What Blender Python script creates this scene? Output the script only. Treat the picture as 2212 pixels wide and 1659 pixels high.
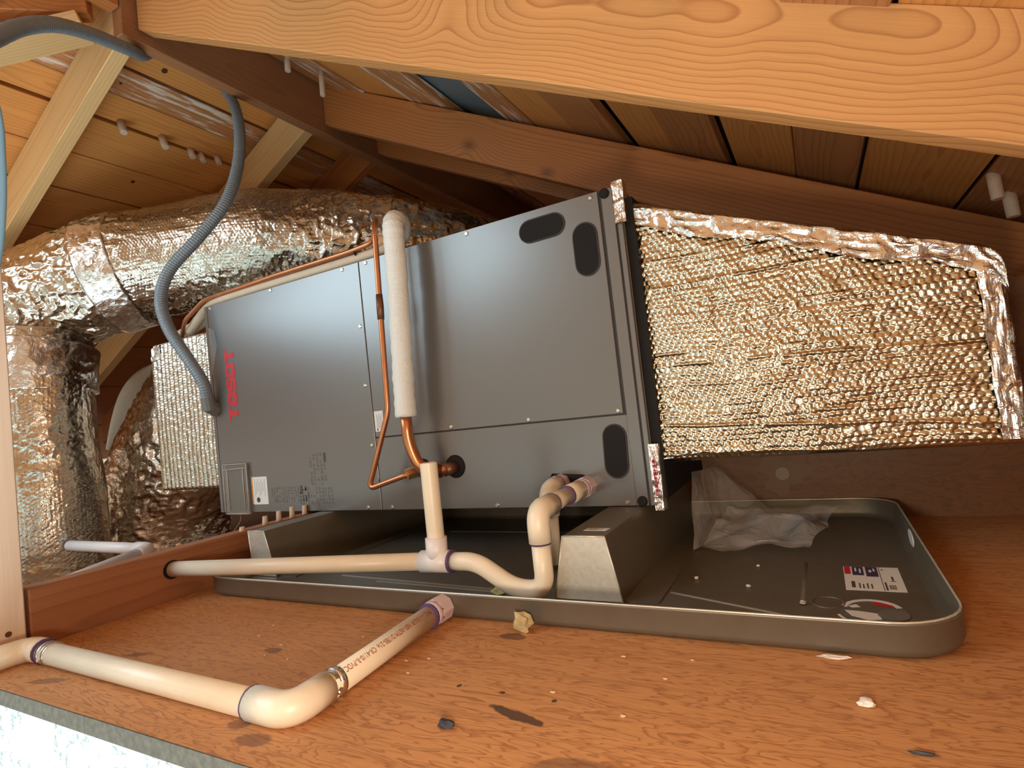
import bpy, bmesh, math, random
import numpy as np
from mathutils import Vector, Matrix

random.seed(7)
rng = np.random.default_rng(7)
scene = bpy.context.scene
for o in list(bpy.data.objects):
    bpy.data.objects.remove(o)
COL = scene.collection

# ------------------------------------------------------------------ camera
cam_d = bpy.data.cameras.new('camera')
cam_d.sensor_width = 36.0
cam_d.lens = 36.0 * 1219.85 / 2212.0
cam_d.clip_start = 0.01
cam = bpy.data.objects.new('camera', cam_d)
COL.objects.link(cam)
RIGHT = (0.87287804, 0.47564745, -0.10882753)
DOWN = (-0.1180601, -0.01052942, -0.99295063)
FWD = (-0.47344033, 0.87957298, 0.04696409)
M = Matrix(((RIGHT[0], -DOWN[0], -FWD[0], 0.0),
            (RIGHT[1], -DOWN[1], -FWD[1], 0.0),
            (RIGHT[2], -DOWN[2], -FWD[2], 0.268),
            (0, 0, 0, 1)))
cam.matrix_world = M
scene.camera = cam

# ------------------------------------------------------------------ world and lights
w = bpy.data.worlds.new('attic_air')
scene.world = w
w.use_nodes = True
bg = w.node_tree.nodes['Background']
bg.inputs['Color'].default_value = (1.0, 0.83, 0.62, 1)
bg.inputs['Strength'].default_value = 0.64


def area(name, loc, target, sx, sy, power, col):
    l = bpy.data.lights.new(name, 'AREA')
    l.shape = 'RECTANGLE'
    l.size, l.size_y = sx, sy
    l.energy = power
    l.color = col
    o = bpy.data.objects.new(name, l)
    COL.objects.link(o)
    o.location = loc
    d = Vector(target) - Vector(loc)
    o.rotation_euler = d.to_track_quat('-Z', 'Y').to_euler()
    return o


# skylight in the left roof slope behind the viewer, and daylight rising through the ceiling hatch
area('skylight', (-2.05, -0.85, 1.155), (-1.64, -0.85, 0.255), 1.5, 1.35, 40, (0.56, 0.84, 1.0))
area('hatch_daylight', (-0.70, -0.45, -1.25), (-0.72, -0.30, 0.5), 2.0, 1.2, 57, (0.74, 0.94, 1.0))
area('work_lamp', (-0.05, -0.03, 0.15), (-0.35, 0.8, 0.20), 0.07, 0.07, 3.2, (1.0, 0.85, 0.67))

scene.view_settings.view_transform = 'Standard'
scene.view_settings.look = 'None'
scene.view_settings.exposure = 0.18
scene.view_settings.gamma = 1.0
scene.view_settings.use_curve_mapping = False

# ------------------------------------------------------------------ node helpers


class NT:
    def __init__(self, name):
        self.m = bpy.data.materials.new(name)
        self.m.use_nodes = True
        self.t = self.m.node_tree
        self.b = self.t.nodes['Principled BSDF']
        self.out = self.t.nodes['Material Output']

    def n(self, typ, **kw):
        nd = self.t.nodes.new(typ)
        for k, v in kw.items():
            setattr(nd, k, v)
        return nd

    def link(self, a, b):
        self.t.links.new(a, b)

    def put(self, sock, v):
        if isinstance(v, bpy.types.NodeSocket):
            self.link(v, sock)
        else:
            sock.default_value = v

    def math(self, op, a, b=0.0, c=None):
        nd = self.n('ShaderNodeMath', operation=op)
        self.put(nd.inputs[0], a)
        self.put(nd.inputs[1], b)
        if c is not None:
            self.put(nd.inputs[2], c)
        return nd.outputs[0]

    def vmath(self, op, a, b=(0, 0, 0)):
        nd = self.n('ShaderNodeVectorMath', operation=op)
        self.put(nd.inputs[0], a)
        if op == 'SCALE':
            self.put(nd.inputs['Scale'], b)
        else:
            self.put(nd.inputs[1], b)
        return nd.outputs['Value'] if op in ('LENGTH', 'DISTANCE', 'DOT_PRODUCT') else nd.outputs[0]

    def noise(self, vec, scale, detail=3.0, rough=0.5, dist=0.0):
        nd = self.n('ShaderNodeTexNoise')
        self.link(vec, nd.inputs['Vector'])
        nd.inputs['Scale'].default_value = scale
        nd.inputs['Detail'].default_value = detail
        nd.inputs['Roughness'].default_value = rough
        nd.inputs['Distortion'].default_value = dist
        return nd.outputs['Fac']

    def ramp(self, fac, stops, interp='LINEAR'):
        nd = self.n('ShaderNodeValToRGB')
        nd.color_ramp.interpolation = interp
        e = nd.color_ramp.elements
        while len(e) < len(stops):
            e.new(0.5)
        for i, (p, c) in enumerate(stops):
            e[i].position = p
            e[i].color = c if len(c) == 4 else (*c, 1)
        self.link(fac, nd.inputs[0])
        return nd.outputs['Color']

    def mix(self, fac, a, b, mode='MIX'):
        nd = self.n('ShaderNodeMix', data_type='RGBA', blend_type=mode)
        self.put(nd.inputs[0], fac)
        self.put(nd.inputs[6], a if isinstance(a, bpy.types.NodeSocket) else (*a, 1))
        self.put(nd.inputs[7], b if isinstance(b, bpy.types.NodeSocket) else (*b, 1))
        return nd.outputs[2]

    def bump(self, h, strength, dist):
        nd = self.n('ShaderNodeBump')
        nd.inputs['Strength'].default_value = strength
        nd.inputs['Distance'].default_value = dist
        self.link(h, nd.inputs['Height'])
        self.link(nd.outputs[0], self.b.inputs['Normal'])
        return nd

    def set(self, **kw):
        names = dict(color='Base Color', rough='Roughness', metal='Metallic', trans='Transmission Weight',
                     alpha='Alpha', ior='IOR', spec='Specular IOR Level')
        for k, v in kw.items():
            if k == 'color' and not isinstance(v, bpy.types.NodeSocket):
                v = (*v, 1)
            self.put(self.b.inputs[names[k]], v)
        return self


def plain(name, col, rough=0.5, metal=0.0, var=0.0, scale=60.0, bump=0.0):
    t = NT(name)
    t.set(color=col, rough=rough, metal=metal)
    tc = t.n('ShaderNodeTexCoord').outputs['Object']
    if var:
        f = t.noise(tc, scale, 4)
        c = t.mix(f, tuple(x * (1 - var) for x in col), tuple(min(1, x * (1 + var)) for x in col))
        t.set(color=c)
    if bump:
        t.bump(t.noise(tc, scale * 2, 4), bump, 0.001)
    return t.m


def wood(name, light, dark, freq=110.0, cy=0.03, cz=0.05, warp=0.03, wscale=2.5, rough=0.6, knots=(),
         contrast=1.0, white=0.0, stretch=(1.0, 2.6, 2.6), rnd=True):
    """solid timber: growth rings round the log axis (local X), warped, with fibres; knots = (x, z, r, dark)"""
    t = NT(name)
    tc = t.n('ShaderNodeTexCoord').outputs['Object']
    p = tc
    if rnd:
        oi = t.n('ShaderNodeObjectInfo').outputs['Random']
        cmb = t.n('ShaderNodeCombineXYZ')
        t.link(t.math('MULTIPLY', oi, 43.0), cmb.inputs[0])
        t.link(t.math('MULTIPLY', t.math('SUBTRACT', oi, 0.5), 0.06), cmb.inputs[2])
        p = t.vmath('ADD', tc, cmb.outputs[0])
    low = t.vmath('MULTIPLY', p, stretch)
    n1 = t.noise(low, wscale, 2.5, 0.45)
    sep = t.n('ShaderNodeSeparateXYZ')
    t.link(p, sep.inputs[0])
    yy = t.math('ADD', sep.outputs[1], cy)
    zz = t.math('SUBTRACT', sep.outputs[2], cz)
    r = t.math('SQRT', t.math('ADD', t.math('MULTIPLY', yy, yy), t.math('MULTIPLY', zz, zz)))
    r = t.math('ADD', r, t.math('MULTIPLY', t.math('SUBTRACT', n1, 0.5), warp * 2))
    kd = None
    for (kx, kz, kr, kdark) in knots:
        dv = t.vmath('MULTIPLY', t.vmath('SUBTRACT', tc, (kx, 0, kz)), (0.62, 0.0, 1.0))
        d = t.vmath('LENGTH', dv)
        g = t.math('EXPONENT', t.math('MULTIPLY', t.math('POWER', t.math('DIVIDE', d, kr * 1.9), 2.0), -1.0))
        r = t.math('ADD', r, t.math('MULTIPLY', g, kr * 1.5))
        core = t.math('MULTIPLY', t.math('SUBTRACT', 1.0, t.math('SMOOTH_MIN', t.math('DIVIDE', d, kr), 1.0, 0.25)),
                      kdark)
        kd = core if kd is None else t.math('MAXIMUM', kd, core)
    ring = t.math('FRACT', t.math('MULTIPLY', r, freq))
    fine = t.noise(t.vmath('MULTIPLY', p, (6.0, 260.0, 260.0)), 1.0, 3)
    mid = tuple(l * .72 + d * .28 for l, d in zip(light, dark))
    lat = tuple(l * (1 - .8 * contrast) + d * .8 * contrast for l, d in zip(light, dark))
    col = t.ramp(ring, [(0.0, light), (0.5, tuple(l * .9 + d * .1 for l, d in zip(light, dark))), (0.78, mid),
                        (0.93, lat), (1.0, light)])
    big = t.noise(t.vmath('MULTIPLY', p, (1.5, 9.0, 9.0)), 1.6, 3)
    col = t.mix(t.math('MULTIPLY', big, 0.55), col, tuple(l * .55 + d * .45 for l, d in zip(light, dark)))
    col = t.mix(t.math('MULTIPLY', fine, 0.30), col, dark)
    if kd is not None:
        col = t.mix(t.math('MINIMUM', t.math('MULTIPLY', kd, 1.8), 0.85), col, tuple(c * .35 for c in dark))
    if white:
        wn = t.noise(t.vmath('MULTIPLY', p, (3.0, 30.0, 30.0)), 2.0, 5, .65)
        wm = t.ramp(wn, [(0.50, (0, 0, 0)), (0.62, (1, 1, 1))])
        col = t.mix(t.math('MULTIPLY', wm, white), col, (0.80, 0.74, 0.66))
    t.set(color=col, rough=rough)
    t.bump(t.math('ADD', t.math('MULTIPLY', ring, 0.5), fine), 0.25, 0.0012)
    return t.m


def plywood(name, light, dark, stains=()):
    t = NT(name)
    tc = t.n('ShaderNodeTexCoord').outputs['Object']
    p = t.vmath('MULTIPLY', tc, (2.0, 11.0, 6.0))
    n1 = t.noise(p, 2.2, 4.0, 0.55, 0.3)
    ring = t.math('FRACT', t.math('MULTIPLY', n1, 19.0))
    col = t.ramp(ring, [(0.0, light), (0.6, tuple(l * .9 + d * .1 for l, d in zip(light, dark))),
                        (0.92, tuple(l * .2 + d * .8 for l, d in zip(light, dark))), (1.0, light)])
    dash = t.noise(t.vmath('MULTIPLY', tc, (28.0, 150.0, 60.0)), 1.0, 2.5, 0.6)
    dm = t.ramp(dash, [(0.56, (0, 0, 0)), (0.70, (1, 1, 1))])
    col = t.mix(t.math('MULTIPLY', dm, 0.55), col, dark)
    big = t.noise(tc, 3.5, 3)
    col = t.mix(t.math('MULTIPLY', big, 0.5), col, tuple(d * .6 + l * .4 for l, d in zip(light, dark)))
    sn = t.noise(tc, 55.0, 3)
    for (sx, sy, rx, ry, ang, c, k) in stains:
        v = t.vmath('SUBTRACT', tc, (sx, sy, 0))
        rot = t.n('ShaderNodeVectorRotate', rotation_type='Z_AXIS')
        t.link(v, rot.inputs['Vector'])
        rot.inputs['Angle'].default_value = -ang
        d = t.vmath('LENGTH', t.vmath('MULTIPLY', rot.outputs[0], (1 / rx, 1 / ry, 0)))
        d = t.math('ADD', d, t.math('MULTIPLY', t.math('SUBTRACT', sn, 0.5), 1.1))
        mk = t.ramp(d, [(0.80, (1, 1, 1)), (1.05, (0, 0, 0))])
        col = t.mix(t.math('MULTIPLY', mk, k), col, c)
    t.set(color=col, rough=0.55)
    t.bump(t.math('ADD', ring, dash), 0.15, 0.001)
    return t.m


def foil(name, col, rough=0.2, crinkle=0.5, scale=45.0):
    t = NT(name)
    tc = t.n('ShaderNodeTexCoord').outputs['Object']
    n1 = t.noise(tc, scale, 4, 0.6, 0.6)
    n2 = t.n('ShaderNodeTexVoronoi', feature='F1')
    t.link(t.vmath('ADD', tc, t.vmath('SCALE', t.n('ShaderNodeTexNoise').outputs['Color'], 0.02)), n2.inputs['Vector'])
    n2.inputs['Scale'].default_value = scale * 1.2
    h = t.math('ADD', n1, t.math('MULTIPLY', n2.outputs['Distance'], 0.6))
    t.bump(h, crinkle, 0.006)
    t.set(color=col, metal=1.0, rough=t.math('ADD', t.math('MULTIPLY', n1, 0.18), rough - 0.06))
    return t.m


# ------------------------------------------------------------------ mesh helpers


class MB:
    def __init__(self):
        self.v = []
        self.f = []
        self.s = []

    def add(self, verts, faces, smooth=False):
        o = len(self.v)
        self.v += [tuple(map(float, p)) for p in verts]
        self.f += [tuple(i + o for i in f) for f in faces]
        self.s += [smooth] * len(faces)
        return self

    def box(self, a, b):
        x0, y0, z0 = a
        x1, y1, z1 = b
        return self.add([(x0, y0, z0), (x1, y0, z0), (x1, y1, z0), (x0, y1, z0),
                         (x0, y0, z1), (x1, y0, z1), (x1, y1, z1), (x0, y1, z1)],
                        [(0, 3, 2, 1), (4, 5, 6, 7), (0, 1, 5, 4), (1, 2, 6, 5), (2, 3, 7, 6), (3, 0, 4, 7)])

    def bbox(self, a, b, r, seg=2):
        bm = bmesh.new()
        bmesh.ops.create_cube(bm, size=1.0)
        c = [(p + q) / 2 for p, q in zip(a, b)]
        s = [abs(q - p) for p, q in zip(a, b)]
        for v in bm.verts:
            v.co = Vector((v.co.x * s[0] + c[0], v.co.y * s[1] + c[1], v.co.z * s[2] + c[2]))
        bmesh.ops.bevel(bm, geom=bm.edges[:], offset=r, segments=seg, affect='EDGES', profile=0.5)
        return self.frombm(bm)

    def frombm(self, bm, smooth=False):
        bm.verts.index_update()
        self.add([v.co[:] for v in bm.verts], [tuple(v.index for v in f.verts) for f in bm.faces], smooth)
        bm.free()
        return self

    def prism(self, poly, axis, a, b):
        """poly: 2D points in the plane normal to axis (counter-clockwise), extruded from a to b"""
        def P(u, v, t):
            return {'x': (t, u, v), 'y': (u, t, v), 'z': (u, v, t)}[axis]
        n = len(poly)
        vs = [P(u, v, a) for u, v in poly] + [P(u, v, b) for u, v in poly]
        fs = [tuple(range(n)), tuple(range(2 * n - 1, n - 1, -1))]
        fs += [(i, i + n, (i + 1) % n + n, (i + 1) % n) for i in range(n)]
        return self.add(vs, fs)

    def tube(self, pts, r, seg=14, cap=True, smooth=True, inner=None):
        pts = [Vector(p) for p in pts]
        n = len(pts)
        rs = r if hasattr(r, '__len__') else [r] * n
        tan = [(pts[min(i + 1, n - 1)] - pts[max(i - 1, 0)]).normalized() for i in range(n)]
        up = Vector((0, 0, 1)) if abs(tan[0].z) < .9 else Vector((0, 1, 0))
        nrm = tan[0].cross(up).normalized()
        vs, fs = [], []
        for i in range(n):
            nrm = (nrm - tan[i] * nrm.dot(tan[i])).normalized()
            bi = tan[i].cross(nrm)
            for k in range(seg):
                a = 2 * math.pi * k / seg
                vs.append(pts[i] + (nrm * math.cos(a) + bi * math.sin(a)) * rs[i])
        for i in range(n - 1):
            for k in range(seg):
                k2 = (k + 1) % seg
                fs.append((i * seg + k, i * seg + k2, (i + 1) * seg + k2, (i + 1) * seg + k))
        self.add(vs, fs, smooth)
        if cap:
            o = len(self.v) - len(vs)
            self.f.append(tuple(o + k for k in range(seg - 1, -1, -1)))
            self.f.append(tuple(o + (n - 1) * seg + k for k in range(seg)))
            self.s += [False, False]
        return self

    def disc(self, c, axis, r, h, seg=20, rim=0.0):
        c = Vector(c)
        a = Vector(axis).normalized()
        pts = [c, c + a * (h - rim), c + a * h] if rim else [c, c + a * h]
        return self.tube(pts, [r, r, r - rim] if rim else r, seg, True, False)


def spline(pts, n=8):
    P = [Vector(p) for p in pts]
    P = [P[0] * 2 - P[1]] + P + [P[-1] * 2 - P[-2]]
    out = []
    for i in range(1, len(P) - 2):
        for k in range(n):
            t = k / n
            a, b, c, d = P[i - 1], P[i], P[i + 1], P[i + 2]
            out.append(0.5 * ((2 * b) + (c - a) * t + (2 * a - 5 * b + 4 * c - d) * t * t
                              + (3 * b - a - 3 * c + d) * t ** 3))
    out.append(P[-2])
    return out


def fillet(pts, r, n=8):
    """polyline with rounded corners"""
    P = [Vector(p) for p in pts]
    out = [P[0]]
    for i in range(1, len(P) - 1):
        a = (P[i - 1] - P[i])
        b = (P[i + 1] - P[i])
        rr = min(r, a.length * .49, b.length * .49)
        s, e = P[i] + a.normalized() * rr, P[i] + b.normalized() * rr
        for k in range(n + 1):
            t = k / n
            out.append((1 - t) ** 2 * s + 2 * t * (1 - t) * P[i] + t * t * e)
    out.append(P[-1])
    return out


def wpos(o):
    p = Vector((0, 0, 0))
    while o:
        p += o.location
        o = o.parent
    return p


def obj(name, mb, mat, parent=None, origin=None, label=None):
    co = np.array(mb.v, dtype=float)
    if origin is None:
        lo, hi = co.min(0), co.max(0)
        origin = ((lo[0] + hi[0]) / 2, (lo[1] + hi[1]) / 2, lo[2])
    co = co - np.array(origin)
    me = bpy.data.meshes.new(name)
    me.from_pydata(co.tolist(), [], mb.f)
    me.polygons.foreach_set('use_smooth', mb.s)
    me.materials.append(mat)
    me.update()
    o = bpy.data.objects.new(name, me)
    COL.objects.link(o)
    if parent:
        o.parent = parent
        o.location = Vector(origin) - wpos(parent)
    else:
        o.location = origin
    if label:
        o['label'] = label
    return o


def gridobj(name, X, mat, parent=None, origin=(0, 0, 0), smooth=True, closed=False, thick=None):
    """X: (nu, nv, 3) array of points -> grid mesh"""
    nu, nv = X.shape[:2]
    co = X.reshape(-1, 3) - np.array(origin)
    i = np.arange((nu - 1) * (nv if closed else nv - 1))
    nvq = nv if closed else nv - 1
    a, b = i // nvq, i % nvq
    b2 = (b + 1) % nv
    q = np.stack([a * nv + b, a * nv + b2, (a + 1) * nv + b2, (a + 1) * nv + b], 1)
    me = bpy.data.meshes.new(name)
    me.vertices.add(len(co))
    me.vertices.foreach_set('co', co.astype(np.float32).ravel())
    me.loops.add(q.size)
    me.loops.foreach_set('vertex_index', q.ravel().astype(np.int32))
    me.polygons.add(len(q))
    me.polygons.foreach_set('loop_start', (np.arange(len(q)) * 4).astype(np.int32))
    me.update(calc_edges=True)
    me.polygons.foreach_set('use_smooth', [smooth] * len(q))
    me.materials.append(mat)
    me.validate()
    o = bpy.data.objects.new(name, me)
    COL.objects.link(o)
    if parent:
        o.parent = parent
        o.location = Vector(origin) - wpos(parent)
    else:
        o.location = origin
    return o


def thing(name, label, cat, loc, group=None):
    o = bpy.data.objects.new(name, None)
    o.empty_display_size = 0.05
    COL.objects.link(o)
    o.location = loc
    return tag(o, label, cat, group)


def tag(o, label, cat, group=None):
    o['label'] = label
    o['category'] = cat
    if group:
        o['group'] = group
    return o


def struct(o):
    o['kind'] = 'structure'
    return o


def board(name, p0, p1, h, th, mat, side=(0, 1, 0), shear=0.0, parent=None, bev=0.002, rough=0.0):
    """timber from p0 to p1 (centre line). local X = length, Y = thickness (along side), Z = depth.
    shear: x shift per unit z so that the ends are cut plumb"""
    p0, p1 = Vector(p0), Vector(p1)
    L = (p1 - p0).length
    ex = (p1 - p0).normalized()
    ey = Vector(side).normalized()
    ey = (ey - ex * ey.dot(ex)).normalized()
    ez = ex.cross(ey)
    bm = bmesh.new()
    bmesh.ops.create_cube(bm, size=1.0)
    for v in bm.verts:
        v.co = Vector((v.co.x * L, v.co.y * th, v.co.z * h))
    cuts = max(1, int(L / 0.25)) if rough else 0
    if cuts:
        bmesh.ops.subdivide_edges(bm, edges=[e for e in bm.edges if abs((e.verts[0].co - e.verts[1].co).x) > L * .5],
                                  cuts=cuts)
    if bev:
        sharp = [e for e in bm.edges if len(e.link_faces) == 2 and e.calc_face_angle(0) > 0.5]
        bmesh.ops.bevel(bm, geom=sharp, offset=bev, segments=1, affect='EDGES')
    for v in bm.verts:
        if rough:
            v.co.z += math.sin(v.co.x * 5.1 + L * 7) * rough * (0.5 if v.co.z > 0 else -0.7)
        v.co.x += shear * v.co.z
    me = bpy.data.meshes.new(name)
    bm.to_mesh(me)
    bm.free()
    me.materials.append(mat)
    o = bpy.data.objects.new(name, me)
    COL.objects.link(o)
    W = Matrix.Translation((p0 + p1) / 2) @ Matrix((ex, ey, ez)).transposed().to_4x4()
    if parent:
        o.parent = parent
        W = Matrix.Translation(-wpos(parent)) @ W
    o.matrix_local = W
    return o


# vectorised value noise
_perm = rng.random((64, 64, 64))


def vnoise(p, sc):
    q = p * sc
    i = np.floor(q).astype(int)
    f = q - i
    f = f * f * (3 - 2 * f)
    r = 0
    for dx in (0, 1):
        for dy in (0, 1):
            for dz in (0, 1):
                wgt = (f[..., 0] if dx else 1 - f[..., 0]) * (f[..., 1] if dy else 1 - f[..., 1]) \
                    * (f[..., 2] if dz else 1 - f[..., 2])
                r = r + wgt * _perm[(i[..., 0] + dx) % 64, (i[..., 1] + dy) % 64, (i[..., 2] + dz) % 64]
    return r


def ridged(p, sc):
    q = p + 0.25 / sc * np.stack([vnoise(p + 3.1, sc), vnoise(p + 7.7, sc), vnoise(p + 9.2, sc)], -1)
    return 1 - np.abs(2 * vnoise(q, sc) - 1)


def bubbles(u, v, d):
    """hexagonal field of round bubbles of pitch d -> 0..1"""
    row = v / (d * 0.866)
    best = np.full(u.shape, 9.0)
    r0 = np.floor(row)
    for k in (0, 1):
        r = r0 + k
        uu = u / d - 0.5 * (r % 2)
        du = uu - np.round(uu)
        dv = (row - r) * 0.866
        best = np.minimum(best, du * du + dv * dv)
    return np.sqrt(np.clip(1 - best / 0.2, 0, 1))


# ------------------------------------------------------------------ materials
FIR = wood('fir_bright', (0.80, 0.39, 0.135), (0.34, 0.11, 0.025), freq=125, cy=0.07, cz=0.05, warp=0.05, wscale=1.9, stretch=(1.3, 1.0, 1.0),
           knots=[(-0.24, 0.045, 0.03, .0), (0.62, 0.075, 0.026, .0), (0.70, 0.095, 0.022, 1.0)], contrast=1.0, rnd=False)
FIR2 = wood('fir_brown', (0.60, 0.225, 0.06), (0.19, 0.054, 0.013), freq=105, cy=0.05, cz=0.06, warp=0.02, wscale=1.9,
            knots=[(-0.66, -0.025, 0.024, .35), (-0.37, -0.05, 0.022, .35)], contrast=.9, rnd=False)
FIRD = wood('fir_dark', (0.42, 0.19, 0.08), (0.18, 0.065, 0.025), freq=120, warp=0.02, contrast=.5)
PINE = wood('pine_pale', (0.84, 0.56, 0.27), (0.48, 0.24, 0.08), freq=130, cy=0.09, cz=0.02, warp=0.012, contrast=.6)
DECK = wood('deck_orange', (0.80, 0.35, 0.09), (0.32, 0.10, 0.024), freq=85, cy=0.03, cz=0.02, warp=0.035, contrast=.65)
DECKW = wood('deck_whitewashed', (0.58, 0.25, 0.09), (0.26, 0.09, 0.03), freq=85, warp=0.03, white=.85)
DECKB = wood('deck_brown', (0.58, 0.24, 0.08), (0.22, 0.075, 0.022), freq=85, warp=0.03)
JOIST = wood('joist_red', (0.40, 0.155, 0.06), (0.16, 0.05, 0.02), freq=100, cy=0.04, cz=0.05, warp=0.016, contrast=.7)
POSTW = wood('post_pale', (0.88, 0.72, 0.58), (0.66, 0.45, 0.32), freq=70, warp=0.02, contrast=.5)
PEGW = plain('peg_wood', (0.62, 0.46, 0.34), 0.7, var=.2)
STAINS = [(-0.268, 0.438, 0.034, 0.007, -0.25, (0.06, 0.028, 0.018), .9),
          (-0.353, 0.591, 0.018, 0.010, 0.0, (0.11, 0.04, 0.02), .8),
          (-0.194, 0.385, 0.035, 0.014, 0.2, (0.14, 0.06, 0.03), .6),
          (-0.482, 0.332, 0.018, 0.012, 0.0, (0.12, 0.05, 0.03), .6),
          (-0.52, 0.345, 0.014, 0.008, 0.0, (0.13, 0.05, 0.03), .6),
          (-0.641, 0.481, 0.015, 0.008, 0.0, (0.14, 0.05, 0.025), .7),
          (-0.834, 0.42, 0.020, 0.007, 0.3, (0.12, 0.045, 0.02), .6),
          (-0.872, 0.335, 0.028, 0.008, 0.4, (0.12, 0.045, 0.02), .6),
          (-0.30, 0.47, 0.004, 0.003, 0, (0.05, 0.02, 0.01), .9),
          (-0.35, 0.47, 0.003, 0.004, 0, (0.05, 0.02, 0.01), .9),
          (-0.245, 0.47, 0.003, 0.003, 0, (0.05, 0.02, 0.01), .9)]
PLY = plywood('floor_plywood', (0.60, 0.275, 0.10), (0.27, 0.09, 0.027), STAINS)
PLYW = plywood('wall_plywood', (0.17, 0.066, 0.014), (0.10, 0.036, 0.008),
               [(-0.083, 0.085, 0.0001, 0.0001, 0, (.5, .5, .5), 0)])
FELT = plain('roof_felt', (0.03, 0.022, 0.018), 0.9)
PLASTER = NT('white_plaster')
_tc = PLASTER.n('ShaderNodeTexCoord').outputs['Object']
_n = PLASTER.noise(_tc, 13.0, 5, .62, .4)
_l = PLASTER.math('ABSOLUTE', PLASTER.math('SUBTRACT', _n, .5))
_k = PLASTER.math('MULTIPLY', PLASTER.ramp(_l, [(0.0, (1, 1, 1)), (0.006, (1, 1, 1)), (0.013, (0, 0, 0))]), PLASTER.ramp(PLASTER.noise(_tc, 60., 3), [(.42, (0, 0, 0)), (.5, (1, 1, 1))]))
PLASTER.set(color=PLASTER.mix(_k, (0.62, 0.68, 0.67), (0.28, 0.31, 0.31)), rough=.8)
PLASTER = PLASTER.m
EDGEM = plain('plywood_edge', (0.10, 0.08, 0.055), 0.8, var=.75, scale=130)
CABM = NT('cabinet_paint').set(color=(0.215, 0.203, 0.195), rough=0.27, metal=0.55)
CABM.bump(CABM.noise(CABM.n('ShaderNodeTexCoord').outputs['Object'], 260.0, 2), 0.06, 0.0006)
CABM = CABM.m
CABD = plain('cabinet_dark', (0.035, 0.034, 0.033), 0.6)
BLACK = plain('black_plastic', (0.014, 0.012, 0.011), 0.6)
BLACK.node_tree.nodes['Principled BSDF'].inputs['Specular IOR Level'].default_value = 0.15
RED = plain('red_lettering', (0.55, 0.02, 0.03), 0.4)
WHITE = plain('label_white', (0.75, 0.72, 0.68), 0.5)
INK = plain('label_ink', (0.06, 0.055, 0.06), 0.6)
ORANGE = plain('label_orange', (0.65, 0.25, 0.03), 0.5)
NAVY = plain('label_navy', (0.05, 0.035, 0.09), 0.5)
STEEL = plain('screw_zinc', (0.75, 0.75, 0.72), 0.25, 1.0)
GALV = NT('galvanised_steel')
_tc = GALV.n('ShaderNodeTexCoord').outputs['Object']
_v = GALV.n('ShaderNodeTexVoronoi')
GALV.link(_tc, _v.inputs['Vector'])
_v.inputs['Scale'].default_value = 190
GALV.set(color=GALV.mix(_v.outputs['Color'], (0.66, 0.61, 0.51), (0.76, 0.71, 0.61)), metal=0.55, rough=0.40)
GALV = GALV.m
PANM = NT('pan_metal')
_tc = PANM.n('ShaderNodeTexCoord').outputs['Object']
PANM.set(color=PANM.mix(PANM.noise(_tc, 40, 5, .65), (0.17, 0.145, 0.11), (0.235, 0.205, 0.155)), metal=0.6, rough=0.45)
PANM = PANM.m
CREASE = plain('pan_crease', (0.42, 0.40, 0.35), 0.5, .3)
PVC = plain('pvc_cream', (0.80, 0.68, 0.52), 0.38, var=.08, scale=30)
PVCW = plain('pvc_white', (0.80, 0.74, 0.72), 0.38, var=.05, scale=30)
PURPLE = plain('purple_primer', (0.10, 0.05, 0.14), 0.5)
PVCP = plain('pvc_primed', (0.62, 0.48, 0.50), 0.4, var=.12, scale=60)
COPPER = NT('copper')
_tc = COPPER.n('ShaderNodeTexCoord').outputs['Object']
COPPER.set(color=COPPER.mix(COPPER.noise(_tc, 22, 3), (0.80, 0.32, 0.14), (0.42, 0.17, 0.09)), metal=0.9, rough=0.32)
COPPER = COPPER.m
COPD = plain('copper_tarnished', (0.22, 0.10, 0.06), 0.45, 0.8, var=.4, scale=60)
BRASS = plain('brass', (0.62, 0.42, 0.22), 0.35, 0.9)
INSUL = NT('white_insulation')
_tc = INSUL.n('ShaderNodeTexCoord').outputs['Object']
_b = INSUL.noise(INSUL.vmath('MULTIPLY', _tc, (500, 500, 260)), 1.0, 2)
_b2 = INSUL.noise(INSUL.vmath('MULTIPLY', _tc, (60, 60, 300)), 1.0, 3)
INSUL.set(color=(0.80, 0.80, 0.78), rough=0.55)
INSUL.bump(INSUL.math('ADD', _b, _b2), 0.55, 0.0022)
INSUL = INSUL.m
INSULB = plain('beige_insulation', (0.62, 0.50, 0.38), 0.6, var=.1)
CONDM = plain('conduit_grey', (0.20, 0.235, 0.27), 0.36, 0.15)
CONDF = plain('conduit_fitting', (0.16, 0.155, 0.15), 0.5)
FOIL = foil('foil_bubble', (0.62, 0.575, 0.50), 0.13, 0.34, 60)
FOIL_WARM = foil('foil_bubble_warm_reflection', (0.55, 0.465, 0.335), 0.20, 0.20, 60)  # silver foil; reflections of the warm wood are tinted into its base colour
FOILC = foil('foil_crumpled', (0.80, 0.75, 0.68), 0.17, 0.8, 30)
FOILT = foil('foil_tape', (0.78, 0.76, 0.73), 0.22, 0.7, 38)
TAPER = plain('tape_print_red', (0.35, 0.03, 0.06), 0.5)
TAPEW = foil('tape_white', (0.85, 0.78, 0.76), 0.3, 0.5, 60)
CLOTH = plain('duct_liner', (0.55, 0.49, 0.40), 0.8, var=.1)
SLATE = plain('grey_flashing', (0.13, 0.19, 0.22), 0.5, var=.1)
CABLE = plain('blue_cable', (0.22, 0.40, 0.55), 0.4)
FILM = NT('clear_film')
_d = FILM.n('ShaderNodeBsdfTransparent')
_mx = FILM.n('ShaderNodeMixShader')
_mx.inputs[0].default_value = 0.26
FILM.set(color=(0.78, 0.72, 0.67), rough=0.22)
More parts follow.
